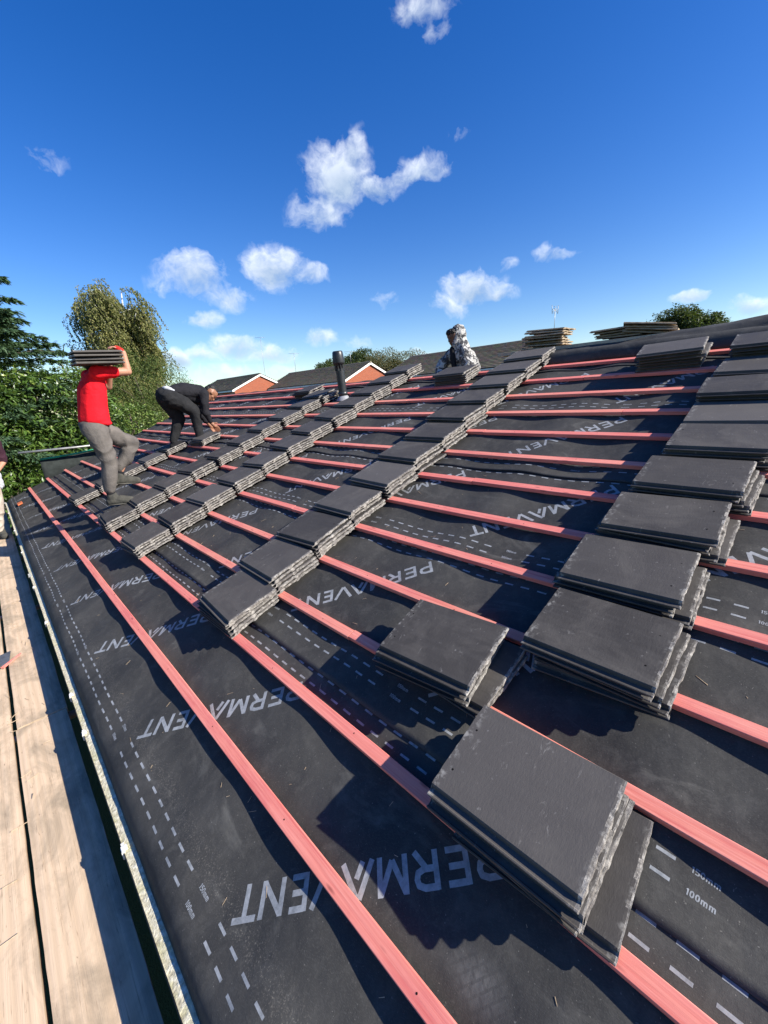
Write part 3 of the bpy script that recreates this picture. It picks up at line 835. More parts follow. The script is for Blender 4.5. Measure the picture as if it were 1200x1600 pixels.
# ------------------------------------------------------------------ gutter
gt = empty('gutter', (-.075, 4.3, -.10)); tag(gt, 'mossy black plastic gutter running along the eaves', 'gutter')
mb = MB(); seg = 14; r_o, r_i = .056, .053; vs = []
for y in (U0, U1 + .05):
    for k in range(seg + 1):
        a = PI + PI*k/seg
        vs.append((-.075 + r_o*math.cos(a), y, -.095 + r_o*math.sin(a)))
    for k in range(seg, -1, -1):
        a = PI + PI*k/seg
        vs.append((-.075 + r_i*math.cos(a), y, -.095 + r_i*math.sin(a)))
n = 2*(seg + 1)
mb.add(vs, [(q, (q + 1) % n, n + (q + 1) % n, n + q) for q in range(n)] + [tuple(range(n)), tuple(n + q for q in range(n))[::-1]])
mb.build('trough', 'black_plastic', gt, True, Matrix.Identity(4))
mb = MB(); nu = 500; nx = 7; vs = []
for i in range(nu + 1):
    y = U0 + .02 + (U1 - U0 - .02)*i/nu
    for k in range(nx + 1):
        x = -.1275 + .062*k/nx
        z = -.103 + .007*min(1, k/3) + .0022*nz(Vector((x*70, y*14, 0))) + .0016*nz(Vector((x*160, y*50, 3)))
        vs.append((x, y, min(z, -.089)))
mb.add(vs, [(i*(nx + 1) + k, i*(nx + 1) + k + 1, (i + 1)*(nx + 1) + k + 1, (i + 1)*(nx + 1) + k) for i in range(nu) for k in range(nx)])
mb.build('moss', 'gutter_silt', gt, True, Matrix.Identity(4))
for y in (.75, 1.60, 2.43, 2.85, 4.1, 5.1, 6.6, 8.0, 9.6):
    mb = MB(); mb.box((-.136, y - .013, -.125), (-.127, y + .013, -.093)); mb.box((-.134, y - .009, -.0935), (-.114, y + .012, -.086))
    mb.box((-.131, y + .015, -.097), (-.120, y + .03, -.090))
    mb.build('bracket_clip', 'white_clip', gt, mw=Matrix.Identity(4))
for y in (.3, 1.2, 2.1, 3.0, 3.9, 4.9, 5.9):
    mb = MB(); mb.tube([(-.075, y, -.158), (-.20, y, -.21), (-.30, y, -.33)], .012, 8)
    pass
for y in (5.55, U1 + .02):
    mb = MB(); seg = 12; vs = []
    for yy in (y - .06, y + .06):
        for rr_ in (.061, .050):
            for k in range(seg + 1):
                a = PI + PI*k/seg; vs.append((-.075 + rr_*math.cos(a), yy, -.098 + rr_*math.sin(a)))
    q = seg + 1
    fs = []
    for k in range(seg): fs += [(k, k + 1, 2*q + k + 1, 2*q + k), (k, q + k, q + k + 1, k + 1), (2*q + k, 2*q + k + 1, 3*q + k + 1, 3*q + k)]
    mb.add(vs, fs); mb.box((-.139, y - .06, -.102), (-.112, y + .06, -.094)); mb.build('union' if y < 6 else 'stop_end', 'stop_end', gt, mw=Matrix.Identity(4))

# ------------------------------------------------------------------ scaffold
ZB = -.27
bl = ['sunlit wooden scaffold board along the gutter, nearest the camera', 'wooden scaffold board continuing beside the gutter beyond the splintered joint',
      'second scaffold board out from the gutter', 'outer scaffold board smeared with pale cement']
def board(x0, x1, y0, y1, lab, mats='board_wood', dz=0, seed=0):
    mb = MB(); n = int((y1 - y0)/.06); nx = 8; vs = []
    for i in range(n + 1):
        y = (y1 - y0)*i/n
        for k in range(nx + 1):
            e = (k in (0, nx))
            x = (x1 - x0)*k/nx + (.0035*nz(Vector((y*1.9, k, seed))) + .0018*nz(Vector((y*9, k, seed))) if e else 0)
            yy = y + (.006*nz(Vector((k*1.3, seed, 1))) if i in (0, n) else 0)
            z = -.0025*(1 if e else 0) + .0025*nz(Vector((x*5, y*.8, seed)))
            vs.append((x, yy, z))
    w = nx + 1; fs = [(i*w + k, i*w + k + 1, (i + 1)*w + k + 1, (i + 1)*w + k) for i in range(n) for k in range(nx)]
    o0 = len(vs); vs += [(v[0], v[1], v[2] - .038) for v in vs]
    fs += [tuple(o0 + q for q in f[::-1]) for f in fs]
    for i in range(n):
        a, b_ = i*w, (i + 1)*w; fs.append((a, b_, b_ + o0, a + o0)); a, b_ = i*w + nx, (i + 1)*w + nx; fs.append((a, a + o0, b_ + o0, b_))
    for k in range(nx):
        fs.append((k, k + o0, k + 1 + o0, k + 1)); a = n*w + k; fs.append((a, a + 1, a + 1 + o0, a + o0))
    mb.add(vs, fs); o = mb.build('scaffold_board', mats, None, False, Matrix.Translation((x0, y0, ZB + dz)))
    tag(o, lab, 'scaffold board', 'boards of the scaffold walkway'); return o
board(-.412, -.166, -2.4, 3.045, bl[0], seed=1)
board(-.405, -.160, 3.053, 11.2, bl[1], dz=.003, seed=2)
board(-.672, -.428, -2.4, 11.2, bl[2], seed=3)
bo = board(-.935, -.688, -2.4, 11.2, bl[3], dz=.006, seed=4)
mb = MB(); vs = []; n = 60      # cement smear on the edge of the second board
for i in range(n + 1):
    y = 1.15 + 1.6*i/n
    w_ = .030*math.sin(PI*i/n)**.4 + .012*nz(Vector((y*6, 0, 0)))
    vs += [(-.668, y, ZB + .003), (-.655, y, ZB + .010 + .003*nz(Vector((y*20, 1, 0)))), (-.668 + max(.012, w_*2.2), y, ZB + .003)]
mb.add(vs, [(3*i + a, 3*i + a + 1, 3*i + a + 4, 3*i + a + 3) for i in range(n) for a in (0, 1)])
tag(mb.build('cement_smear', 'cement', None, True), 'dried pale cement smear along the second scaffold board', 'cement smear')
# scaffold frame under the boards
for i, y in enumerate((-1.2, .9, 3.05, 5.2, 7.3, 9.4)):
    t = MB(); t.tube([(-1.35, y, ZB - .066), (.26, y, ZB - .066)], .0242, 12)
    o = t.build('scaffold_transom', 'steel_tube', None, True); tag(o, 'galvanised scaffold transom tube under the boards, %s from the camera' % ['behind, out of sight', 'first', 'second, at the splintered joint', 'third', 'fourth', 'farthest'][i], 'scaffold tube', 'scaffold transoms under the boards')
t = MB(); t.tube([(-1.2, -2.4, ZB - .115), (-1.2, 11.3, ZB - .115)], .0242, 12)
tag(t.build('scaffold_ledger', 'steel_tube', None, True), 'galvanised scaffold ledger tube outside the walkway', 'scaffold tube')
for i, y in enumerate((-1.4, 3.2, 7.4)):
    t = MB(); t.tube([(-1.26, y, -2.7), (-1.26, y, ZB + .0)], .0242, 12)
    tag(t.build('scaffold_standard', 'steel_tube', None, True), 'upright scaffold tube below the walkway, %s' % ['behind the camera', 'near the board joint', 'near the man in beige trousers'][i], 'scaffold tube', 'upright scaffold tubes below the walkway')
t = MB(); t.tube([(.30, 11.2, .80), (1.3, 11.2, .785), (2.6, 11.2, .79)], .0242, 14)
tag(t.build('scaffold_rail', 'steel_tube', None, True), 'horizontal galvanised scaffold rail beyond the gable end', 'scaffold tube')
t = MB(); t.tube([(.62, 11.45, .60), (.9, 11.42, .615), (1.3, 11.4, .64), (1.65, 11.4, .68), (2.1, 11.4, .70)], .020, 10)
tag(t.build('hose', 'green_hose', None, True), 'green hose stretched below the scaffold rail beyond the gable', 'hose')
t = MB(); n = 26; vs = []
for i in range(n + 1):
    x = .62 + 1.75*i/n
    zt = .58 + .10*(i/n)
    for zz in (zt, zt*.6 + .0, -.3, -2.7): vs.append((x, 11.5 + .02*nz(Vector((x*5, zz*3, 0))), zz))
t.add(vs, [(4*i + a, 4*i + 4 + a, 4*i + 5 + a, 4*i + 1 + a) for i in range(n) for a in range(3)])
o = t.build('debris_netting', 'dark_net', None, True); o.modifiers.new('s', 'SOLIDIFY').thickness = .006
tag(o, 'dark debris netting hanging under the green hose beyond the gable', 'netting')

# small loose things on the boards and the membrane
def sliver(mb, p, d, L, w, h):
    d = Vector(d).normalized(); s_ = d.cross(Vector((0, 0, 1))).normalized()*w/2; u_ = Vector((0, 0, h)); p = Vector(p)
    a = [p - s_, p + s_, p + d*L + s_*.4, p + d*L - s_*.4]
    mb.add(a + [q + u_ for q in a], [(3,2,1,0), (4,5,6,7), (0,1,5,4), (1,2,6,5), (2,3,7,6), (3,0,4,7)])
mb = MB(); sliver(mb, (0, 0, 0), (.7, .75, 0.03), .17, .022, .010)
tag(mb.build('wood_stick', 'batten_wood', None, mw=Matrix.Translation((-.44, 3.93, ZB + .007))), 'short orange splintered stick lying on the scaffold board', 'stick')
mb = MB(); mb.add([(0, 0, 0), (.13, .03, 0), (.15, .20, .012), (.01, .16, .01), (0, 0, .008), (.13, .03, .008), (.15, .20, .02), (.01, .16, .018)], [(3,2,1,0), (4,5,6,7), (0,1,5,4), (1,2,6,5), (2,3,7,6), (3,0,4,7)])
tag(mb.build('slate_shard', 'slate_scrap', None, mw=Matrix.Translation((-.53, 3.95, ZB + .008))), 'broken blue-grey slate shard on the scaffold board beside the stick', 'slate shard')
mb = MB(); mb.box((0, 0, 0), (.10, .30, .012)); mb.box((.03, -.12, .0125), (.10, .16, .022))
tag(mb.build('wood_offcut', 'wood_pale', None, mw=Matrix.Translation((-.63, 3.1, ZB + .008)) @ Matrix.Rotation(.1, 4, 'Z')), 'pale split timber offcuts on the second scaffold board', 'offcut')
mb = MB(); r = random.Random(11)
for i in range(150):
    x = r.uniform(-.68, -.22); y = r.uniform(.6, 6.5)
    if r.random() < .6: x = r.uniform(-.68, -.52); y = r.uniform(1.0, 4.3)
    a = r.uniform(0, 6.28); sliver(mb, (x, y, ZB + .005), (math.cos(a), math.sin(a), .05), r.uniform(.015, .07), r.uniform(.0015, .005), .002)
tag(mb.build('wood_splinters', 'wood_pale'), 'loose pale wood splinters scattered on the scaffold boards', 'splinters', kind='stuff')
mb = MB()
for i in range(170):
    u = r.uniform(-.6, 4.5)**1.0; v = r.uniform(-.0, 2.6); a = r.uniform(0, 6.28)
    p = under(u, v, 0 if v < .78 else (1 if v < 1.7 else 2)) + rw(0, 0, .002)
    d = rw(math.sin(a), math.cos(a), .02); L = r.choice((.008, .012, .02, .03, .045))*r.uniform(.6, 1.1)
    sliver(mb, p, d, L, r.uniform(.0008, .0016), .001)
tag(mb.build('straw_chips', 'wood_pale'), 'tiny pale wood chips scattered over the black underlay', 'chips', kind='stuff')
mb = MB(); mb.box((0, 0, 0), (.075, .20, .022)); 
o = mb.build('batten_offcut', 'orange_block', None, mw=roofm(9.55, .03, .0)); tag(o, 'short orange batten offcut near the far end of the eaves', 'offcut')
o.modifiers.new('b', 'BEVEL').width = .003

# ------------------------------------------------------------------ people
def person_mesh(name, ells, mats, parent, voxel=.008, smooth=6, fold=0, fscale=9, fdir=(1, 1, 1), mw=None):
    """ells: list of chains; a chain is [(point, radii), ...] swept with ellipsoids, merged into one surface"""
    import bmesh
    bm = bmesh.new()
    for ch in ells:
        for i in range(len(ch) - 1 if len(ch) > 1 else 1):
            p0, r0 = ch[i]; p1, r1 = ch[min(i + 1, len(ch) - 1)]
            p0 = Vector(p0); p1 = Vector(p1)
            r0 = Vector((r0,)*3) if isinstance(r0, (int, float)) else Vector(r0); r1 = Vector((r1,)*3) if isinstance(r1, (int, float)) else Vector(r1)
            L = (p1 - p0).length; st = max(1, int(L/(min(min(r0), min(r1))*.35)))
            for q in range(st + 1):
                t = q/st; p = p0.lerp(p1, t); rr_ = r0.lerp(r1, t)
                mt = Matrix.Translation(p) @ Matrix.Diagonal((*rr_, 1))
                bmesh.ops.create_icosphere(bm, subdivisions=2, radius=1.0, matrix=mt)
    me = bpy.data.meshes.new(name + '_src'); bm.to_mesh(me); bm.free()
    o = bpy.data.objects.new(name + '_src', me); C.objects.link(o)
    md = o.modifiers.new('r', 'REMESH'); md.mode = 'VOXEL'; md.voxel_size = voxel
    sm = o.modifiers.new('s', 'SMOOTH'); sm.iterations = smooth; sm.factor = .5
    dg = bpy.context.evaluated_depsgraph_get(); dg.update()
    me2 = bpy.data.meshes.new_from_object(o.evaluated_get(dg))
    bpy.data.objects.remove(o); bpy.data.meshes.remove(me)
    me2.name = name
    if fold:
        fd = Vector(fdir)
        nrm = [v.normal.copy() for v in me2.vertices]
        for v, nn_ in zip(me2.vertices, nrm):
            c_ = v.co; q = Vector((c_.x*fscale*fd.x, c_.y*fscale*fd.y, c_.z*fscale*fd.z))
            w = 1 - abs(nz(q + Vector((nz(q*.6)*1.5, 0, nz(q*.5 + Vector((4, 4, 4)))*1.5))))*2.2
            v.co = c_ + nn_*fold*(w - .35)
    me2.materials.clear()
    me2.materials.append(M[mats]); me2.polygons.foreach_set('use_smooth', [True]*len(me2.polygons)); me2.update()
    ob = bpy.data.objects.new(name, me2); C.objects.link(ob)
    if parent:
        ob.parent = parent; ob.matrix_parent_inverse = parent.matrix_world.inverted()
    return ob
def fingers(wrist, palm_dir, spread, curl, L=.085, r=.0085):
    """palm + five fingers as chains; palm_dir away from the wrist, spread across, curl bends fingertips"""
    w = Vector(wrist); d = Vector(palm_dir).normalized(); s = Vector(spread).normalized(); c_ = Vector(curl)
    out = [[(w, .024), (w + d*.045, (.030, .030, .022)), (w + d*.085, (.028, .028, .018))]]
    for i, (k, ln) in enumerate(((-1.5, .82), (-.5, 1.0), (.5, 1.05), (1.5, .95))):
        a = w + d*.082 + s*k*.021; b_ = a + (d + c_*.35 + s*k*.06)*L*ln*.45; e = b_ + (d*.8 + c_*.9).normalized()*L*ln*.35; f = e + (d*.4 + c_*1.2).normalized()*L*ln*.22
        out.append([(a, r*1.1), (b_, r), (e, r*.92), (f, r*.8)])
    a = w + d*.03 + s*.026; b_ = a + (s*.9 + d*.6).normalized()*.042; e = b_ + (d + s*.2 + c_*.6).normalized()*.033
    out.append([(a, r*1.35), (b_, r*1.15), (e, r)])
    return out
def head_chains(c, face, up, k=1.0):
    """head centred on c, looking along face"""
    c = Vector(c); f = Vector(face).normalized(); u = Vector(up); u = (u - f*u.dot(f)).normalized(); s = f.cross(u)
    def P(a, b_, d): return c + (f*a + s*b_ + u*d)*k
    return [[(P(-.012, 0, .025), .092*k)], [(P(.012, 0, .035), .086*k)], [(P(.03, 0, -.03), .066*k), (P(.045, 0, -.075), .045*k), (P(.062, 0, -.092), .026*k)],
            [(P(.088, 0, .012), .014*k), (P(.106, 0, -.022), .016*k)], [(P(.080, .03, .028), .016*k), (P(.080, -.03, .028), .016*k)],
            [(P(.086, -.018, -.058), .011*k), (P(.090, 0, -.056), .013*k), (P(.086, .018, -.058), .011*k)],
            [(P(-.005, .083, .0), (.016*k, .010*k, .026*k))], [(P(-.005, -.083, .0), (.016*k, .010*k, .026*k))],
            [(P(.045, .045, -.02), .030*k)], [(P(.045, -.045, -.02), .030*k)]]
V = Vector

# --- man in red T-shirt, walking up the roof with tiles on his shoulder, facing up the slope (+X)
Y = 5.62
pr = empty('person', (.74, Y, .46))
tag(pr, 'man in red T-shirt and grey joggers carrying roof tiles on his shoulder', 'person')
hipN, hipF = V((.765, Y - .09, 1.33)), V((.80, Y + .09, 1.33))
knN, anN = V((.825, Y - .09, .985)), V((.760, Y - .09, .60))
knF, anF = V((1.125, Y + .11, 1.125)), V((.935, Y + .13, .80))
shN, shF = V((.90, Y - .185, 1.905)), V((.88, Y + .185, 1.90))
elN, wrN = V((1.185, Y - .19, 1.91)), V((1.185, Y - .19, 2.105))
elF, wrF = V((1.06, Y + .26, 1.78)), V((1.08, Y + .05, 2.00))
hd = V((.955, Y + .14, 2.02))
body = head_chains(hd, (1, .1, -.3), (0, 0, 1)) + [
    [((.90, Y + .05, 1.90), .055), (hd - V((.01, 0, .06)), .055)],
    [((.79, Y, 1.38), (.115, .155, .12)), ((.82, Y, 1.55), (.105, .145, .12)), ((.86, Y, 1.78), (.115, .165, .12)), ((.89, Y, 1.88), (.08, .16, .06))],
    [(shN, .058), (elN, .042), (wrN, .028)], [(shF, .058), (elF, .042), (wrF, .028)],
    [(hipN, .10), (knN, .062), (anN, .042)], [(hipF, .10), (knF, .062), (anF, .042)],
    [(anN, .036), (anN + V((.01, 0, -.06)), .036), (anN + V((.11, -.04, -.085)), .026)], [(anF, .036), (anF + V((.0, 0, -.07)), .036), (anF + V((.10, 0, -.10)), .026)]]
body += fingers(wrN, (-.75, .15, .62), (.1, 1, .1), (-.35, .1, -1)) + fingers(wrF, (0, -.5, 1), (0, 1, .2), (-.2, -1, .2))
person_mesh('body', body, 'skin_light', pr, .0075, 3)
shirt = [[((.80, Y, 1.42), (.152, .185, .055)), ((.815, Y, 1.55), (.142, .176, .1)), ((.85, Y, 1.75), (.140, .190, .1)), ((.885, Y, 1.88), (.105, .190, .06)), ((.90, Y + .02, 1.925), (.07, .08, .03))],
         [(shN, .078), (shN.lerp(elN, .50), .070)], [(shF, .078), (shF.lerp(elF, .55), .070)], [((.77, Y - .02, 1.40), (.11, .15, .03)), ((.88, Y - .02, 1.375), (.08, .15, .03))]]
person_mesh('shirt', shirt, 'red_cotton', pr, .010, 24, .011, 4.2, (1, 1, .4))
tr = [[((.775, Y, 1.385), (.135, .168, .06)), ((.785, Y, 1.31), (.140, .170, .08))],
      [(hipN, (.125, .105, .10)), (hipN.lerp(knN, .5), .105), (knN, .088), (knN.lerp(anN, .5), .082), (anN + V((0, 0, .05)), .058)],
      [(hipF, .115), (hipF.lerp(knF, .5), .105), (knF, .088), (knF.lerp(anF, .5) + V((.01, 0, 0)), .082), (anF + V((.01, 0, .05)), .058)]]
person_mesh('trousers', tr, 'grey_trouser', pr, .009, 18, .013, 5, (1, 1, .7))
for an in (anN, anF):
    person_mesh('sock', [[(an + V((0, 0, .05)), .047), (an + V((.005, 0, -.06)), .045)]], 'black_sock', pr, .008, 2)
def shoe(an, d, parent, matn='shoe_grey', z=-.095):
    d = V(d).normalized(); a = V(an)
    sc = person_mesh('shoe', [[(a + V((0, 0, z + .085)), (.058, .054, .05)), (a + V((0, 0, z + .03)) + d*.0, (.062, .054, .045))], [(a - d*.03 + V((0, 0, z + .025)), .050), (a + d*.08 + V((0, 0, z + .030)), .056), (a + d*.175 + V((0, 0, z + .014)), .045)]], matn, parent, .008, 3)
    sl_ = person_mesh('sole', [[(a - d*.045 + V((0, 0, z - .008)), (.035, .036, .014)), (a + d*.06 + V((0, 0, z - .012)), (.05, .045, .014)), (a + d*.170 + V((0, 0, z - .012)), (.036, .036, .014))]], 'sole', sc, .007, 2)
shoe(anN + V((.01, 0, -.02)), (.9, -.35, 0), pr); shoe(anF + V((-.01, 0, -.03)), (1, -.05, -.12), pr)
person_mesh('hair', [[(hd + V((-.02, 0, .045)), .088)], [(hd + V((-.05, 0, .0)), .070)]], 'hair_black', pr, .009, 2)
# gloved palm guard
person_mesh('glove', [[(wrN + V((-.020, .006, .022)), (.034, .036, .030)), (wrN + V((-.055, .012, .050)), (.034, .040, .024))]], 'red_glove', pr, .007, 2)
for i in range(4):       # the four tiles he carries
    mw = Matrix.Translation((1.135, Y - .36, 1.985 + i*.036)) @ Matrix.Rotation(R(90 + [2, -1, 1, 0][i]), 4, 'Z') @ Matrix.Rotation(R(-1.5), 4, 'X') @ Matrix.Scale(1.25, 4, (0, 0, 1))
    place_tile(VARH[i], mw, 'dark roof tile carried by the man in red, %s of four' % ['lowest', 'third from top', 'second from top', 'topmost'][i], 'roof tiles carried on the shoulder')

# --- man in black bending down to lay a stack, facing up the slope
Y = 6.95
pb = empty('person', (2.25, Y, .95))
tag(pb, 'man all in black bending over to set roof tiles down', 'person')
hip = V((2.02, Y, 1.665)); shc = V((2.50, Y, 1.695))
knN, anN = V((2.335, Y - .10, 1.415)), V((2.345, Y - .10, .99))
knF, anF = V((2.15, Y + .12, 1.31)), V((2.02, Y + .14, .985))
hd = V((2.665, Y + .0, 1.665))
shN, shF = V((2.50, Y - .17, 1.66)), V((2.50, Y + .17, 1.66))
elN, wrN = V((2.455, Y - .21, 1.39)), V((2.535, Y - .16, 1.215))
elF, wrF = V((2.50, Y + .20, 1.38)), V((2.60, Y + .14, 1.20))
body = head_chains(hd, (.45, -.05, -.85), (.85, 0, .45)) + [
    [(shc + V((.03, 0, -.01)), .058), (hd + V((-.05, 0, -.0)), .058)],
    [(hip, (.13, .155, .12)), (hip.lerp(shc, .5) + V((0, 0, .045)), (.13, .145, .105)), (shc, (.10, .17, .10))],
    [(shN, .058), (elN, .042), (wrN, .028)], [(shF, .058), (elF, .042), (wrF, .028)],
    [(hip + V((0, -.09, -.02)), .105), (knN, .064), (anN, .042)], [(hip + V((0, .09, -.02)), .105), (knF, .064), (anF, .042)],
    [(anN, .036), (anN + V((.01, 0, -.06)), .036), (anN + V((.11, -.01, -.065)), .026)], [(anF, .036), (anF + V((.0, 0, -.06)), .036), (anF + V((.10, 0.01, -.06)), .026)]]
body += fingers(wrN, (.75, 0, -.9), (.5, -.4, .45), (.1, .2, -.4), .10, .0095) + fingers(wrF, (.6, 0, -.9), (.5, .3, .4), (.1, -.2, -.4))
person_mesh('body', body, 'skin_brown', pb, .0075, 3)
jm = hip.lerp(shc, .5)
person_mesh('jumper', [[(hip + V((.05, 0, .045)), (.11, .160, .095)), (jm + V((0, 0, .035)), (.155, .170, .135)), (shc + V((-.02, 0, -.01)), (.125, .195, .125)), (shc + V((.06, 0, -.01)), (.06, .085, .07))],
    [(jm + V((.03, 0, -.06)), (.12, .13, .06)), (shc + V((-.06, 0, -.13)), (.10, .12, .05))],
    [(shN, .078), (elN, .060), (wrN.lerp(elN, .12), .044)], [(shF, .078), (elF, .060), (wrF.lerp(elF, .12), .044)]], 'black_jersey', pb, .010, 20, .011, 5)
person_mesh('trousers', [[(hip + V((-.02, 0, .01)), (.15, .175, .13)), (hip + V((.02, 0, -.03)), (.12, .165, .10))],
    [(hip + V((-.01, -.09, -.03)), .14), (hip.lerp(knN, .5) + V((0, -.045, 0)), .122), (knN, .098), (knN.lerp(anN, .5), .074), (anN + V((0, 0, .0)), .062)],
    [(hip + V((-.01, .09, -.03)), .14), (hip.lerp(knF, .5) + V((0, .045, 0)), .122), (knF, .098), (knF.lerp(anF, .5), .074), (anF + V((0, 0, .0)), .062)]], 'black_trouser', pb, .009, 18, .010, 5)
person_mesh('undershirt', [[(hip + V((-.02, -.05, .105)), (.060, .10, .035)), (hip + V((.07, -.12, .045)), (.05, .045, .020))]], 'pale_cotton', pb, .008, 3, .006, 14)
shoe(anN + V((.0, 0, -.01)), (1, -.12, .05), pb); shoe(anF + V((-.0, 0, -.01)), (1, .1, .1), pb, 'black_sock')
u_ = V((.85, 0, .45)).normalized()
person_mesh('hair', [[(hd + u_*.055, .078), (hd + V((.035, 0, .045)), .072)], [(hd + u_*.035 + V((-.0, 0, .055)), .078)], [(hd + V((-.02, 0, .065)), .060)]], 'hair_black', pb, .008, 2, .004, 30)

# --- hooded man crouching behind the ridge, turned to the left of the picture, back hunched
ph = empty('person', (4.98, 3.55, 1.50))
tag(ph, 'hooded man in grey and white camouflage jacket crouching behind the ridge', 'person')
O = V((4.82, 3.70, 2.175)); er = V((.72, -.69, 0)); ec = V((-.69, -.72, 0))
def F(a, b_, c_): return O + er*a + ec*b_ + V((0, 0, c_))
fc = (er*-.80 + ec*.50 + V((0, 0, -.36))).normalized(); hd = F(-.012, .012, -.008)
hipc, mid, shc = F(.16, -.03, -.62), F(.155, -.02, -.40), F(.075, 0, -.205)
shN, elN, wrN = F(.10, .15, -.215), F(.15, .23, -.47), F(-.06, .21, -.55)
shF, elF, wrF = F(-.02, -.12, -.21), F(-.20, -.09, -.39), F(-.235, .03, -.52)
knN, knF = F(-.10, .16, -.66), F(-.12, -.14, -.66)
body = head_chains(hd, fc, (0, 0, 1), .98) + [[(shc, .06), (hd + er*.02 + V((0, 0, -.08)), .052)], [(hipc, (.14, .14, .11)), (mid, (.13, .13, .11)), (shc, (.12, .12, .08))],
    [(shN, .058), (elN, .044), (wrN, .028)], [(shF, .058), (elF, .044), (wrF, .028)],
    [(hipc + ec*.08, .10), (knN, .06), (F(.12, .14, -.92), .042)], [(hipc - ec*.08, .10), (knF, .06), (F(.12, -.12, -.92), .042)]]
body += fingers(wrN, -er + V((0, 0, -.4)), ec, (0, 0, -.6)) + fingers(wrF, -er*.3 + ec*.4 + V((0, 0, -.8)), ec, (-.2, 0, -.4))
person_mesh('body', body, 'skin_dark', ph, .008, 3)
person_mesh('jacket', [[(hipc + V((0, 0, .02)), (.185, .185, .10)), (mid + er*.015, (.180, .180, .12)), (F(.12, 0, -.27), (.165, .17, .10)), (shc + V((0, 0, .0)), (.13, .14, .075)), (F(.035, 0, -.135), (.075, .08, .05))],
    [(shN, .088), (shN.lerp(elN, .5), .088), (elN, .080), (elN.lerp(wrN, .55), .070), (wrN.lerp(elN, .12), .050)], [(shF, .080), (elF, .074), (wrF.lerp(elF, .12), .048)]], 'camo_cotton', ph, .010, 12, .017, 7)
person_mesh('hood', [[(F(.050, -.005, .018), (.112, .116, .136))], [(F(.062, 0, -.070), (.105, .108, .10)), (F(.08, 0, -.165), (.13, .13, .07))], [(F(.012, .060, -.01), (.045, .045, .105)), (F(.02, .05, .07), (.05, .05, .06)), (F(-.005, .05, -.11), (.045, .045, .06))]], 'camo_cotton', ph, .008, 5, .011, 9)
person_mesh('undershirt', [[(F(-.045, .045, -.17), (.035, .04, .05)), (F(-.045, .09, -.30), (.035, .04, .07)), (F(-.03, .12, -.42), (.035, .035, .06))]], 'black_sock', ph, .008, 4)
person_mesh('hair', [[(hd + fc*.035 + V((0, 0, .064)), (.088, .086, .056))], [(hd + fc*.062 + V((0, 0, .050)), (.050, .050, .030))], [(hd - er*.035 + V((0, 0, .03)), (.062, .062, .060))]], 'hair_black', ph, .007, 2, .008, 34)
person_mesh('trousers', [[(hipc, (.16, .16, .11))], [(hipc + ec*.08, .12), (knN, .080), (F(.12, .14, -.92), .055)], [(hipc - ec*.08, .12), (knF, .080), (F(.12, -.12, -.92), .055)]], 'black_trouser', ph, .010, 6)

# --- man at the far end of the walkway, mostly outside the picture
Y = 8.62; xo = -.30
pl = empty('person', (xo, Y, ZB)); tag(pl, 'man in beige trousers and maroon top standing on the scaffold boards at the photo edge', 'person')
hip = V((xo + .06, Y, .62)); shc = V((xo + .16, Y, 1.14)); hd = V((xo + .2, Y, 1.40))
anN, anF = V((xo - .02, Y - .05, -.17)), V((xo - .18, Y + .12, -.17)); knN, knF = V((xo + .06, Y - .08, .22)), V((xo - .1, Y + .1, .22))
body = head_chains(hd, (-.8, -.5, -.1), (0, 0, 1)) + [[(shc, .06), (hd - V((0, 0, .07)), .055)], [(hip, (.13, .13, .12)), (shc, (.15, .12, .08))],
    [(shc + V((.12, 0, 0)), .06), (shc + V((.14, .02, -.28)), .043), (shc + V((.02, -.14, -.42)), .028)], [(shc + V((-.14, 0, 0)), .06), (shc + V((-.22, 0, -.28)), .043), (shc + V((-.22, -.12, -.48)), .028)],
    [(hip + V((.02, -.05, 0)), .10), (knN, .062), (anN, .042), (anN + V((-.02, -.1, -.06)), .03)], [(hip + V((-.06, .05, 0)), .10), (knF, .062), (anF, .042), (anF + V((-.02, -.1, -.06)), .03)]]
body += fingers(shc + V((.02, -.14, -.42)), (-.6, -.5, -.5), (.3, -.6, .4), (-.2, 0, -.5)) + fingers(shc + V((-.22, -.12, -.48)), (0, -.5, -.8), (1, 0, 0), (0, -.2, -.5))
person_mesh('body', body, 'skin_light', pl, .008, 3)
person_mesh('shirt', [[(hip + V((.02, 0, .10)), (.155, .15, .09)), (hip.lerp(shc, .55), (.155, .14, .1)), (shc, (.165, .12, .07))], [(shc + V((.12, 0, 0)), .075), (shc + V((.14, .02, -.26)), .062)], [(shc + V((-.14, 0, 0)), .075), (shc + V((-.22, 0, -.26)), .062)]], 'maroon_cotton', pl, .010, 5, .010, 7)
person_mesh('trousers', [[(hip, (.15, .145, .12))], [(hip + V((.02, -.05, 0)), .12), (knN, .098), (anN + V((0, 0, .03)), .082)], [(hip + V((-.06, .05, 0)), .12), (knF, .098), (anF + V((0, 0, .03)), .082)]], 'beige_trouser', pl, .009, 18, .013, 6)
person_mesh('tied_jumper', [[(hip + V((.10, -.08, .07)), (.07, .08, .05)), (hip + V((.12, -.07, -.08)), (.05, .05, .08))]], 'pale_cotton', pl, .009, 3, .012, 12)
shoe(anN + V((.04, 0, .02)), (.15, -1, 0), pl); shoe(anF + V((0, 0, .02)), (-.3, -1, 0), pl)

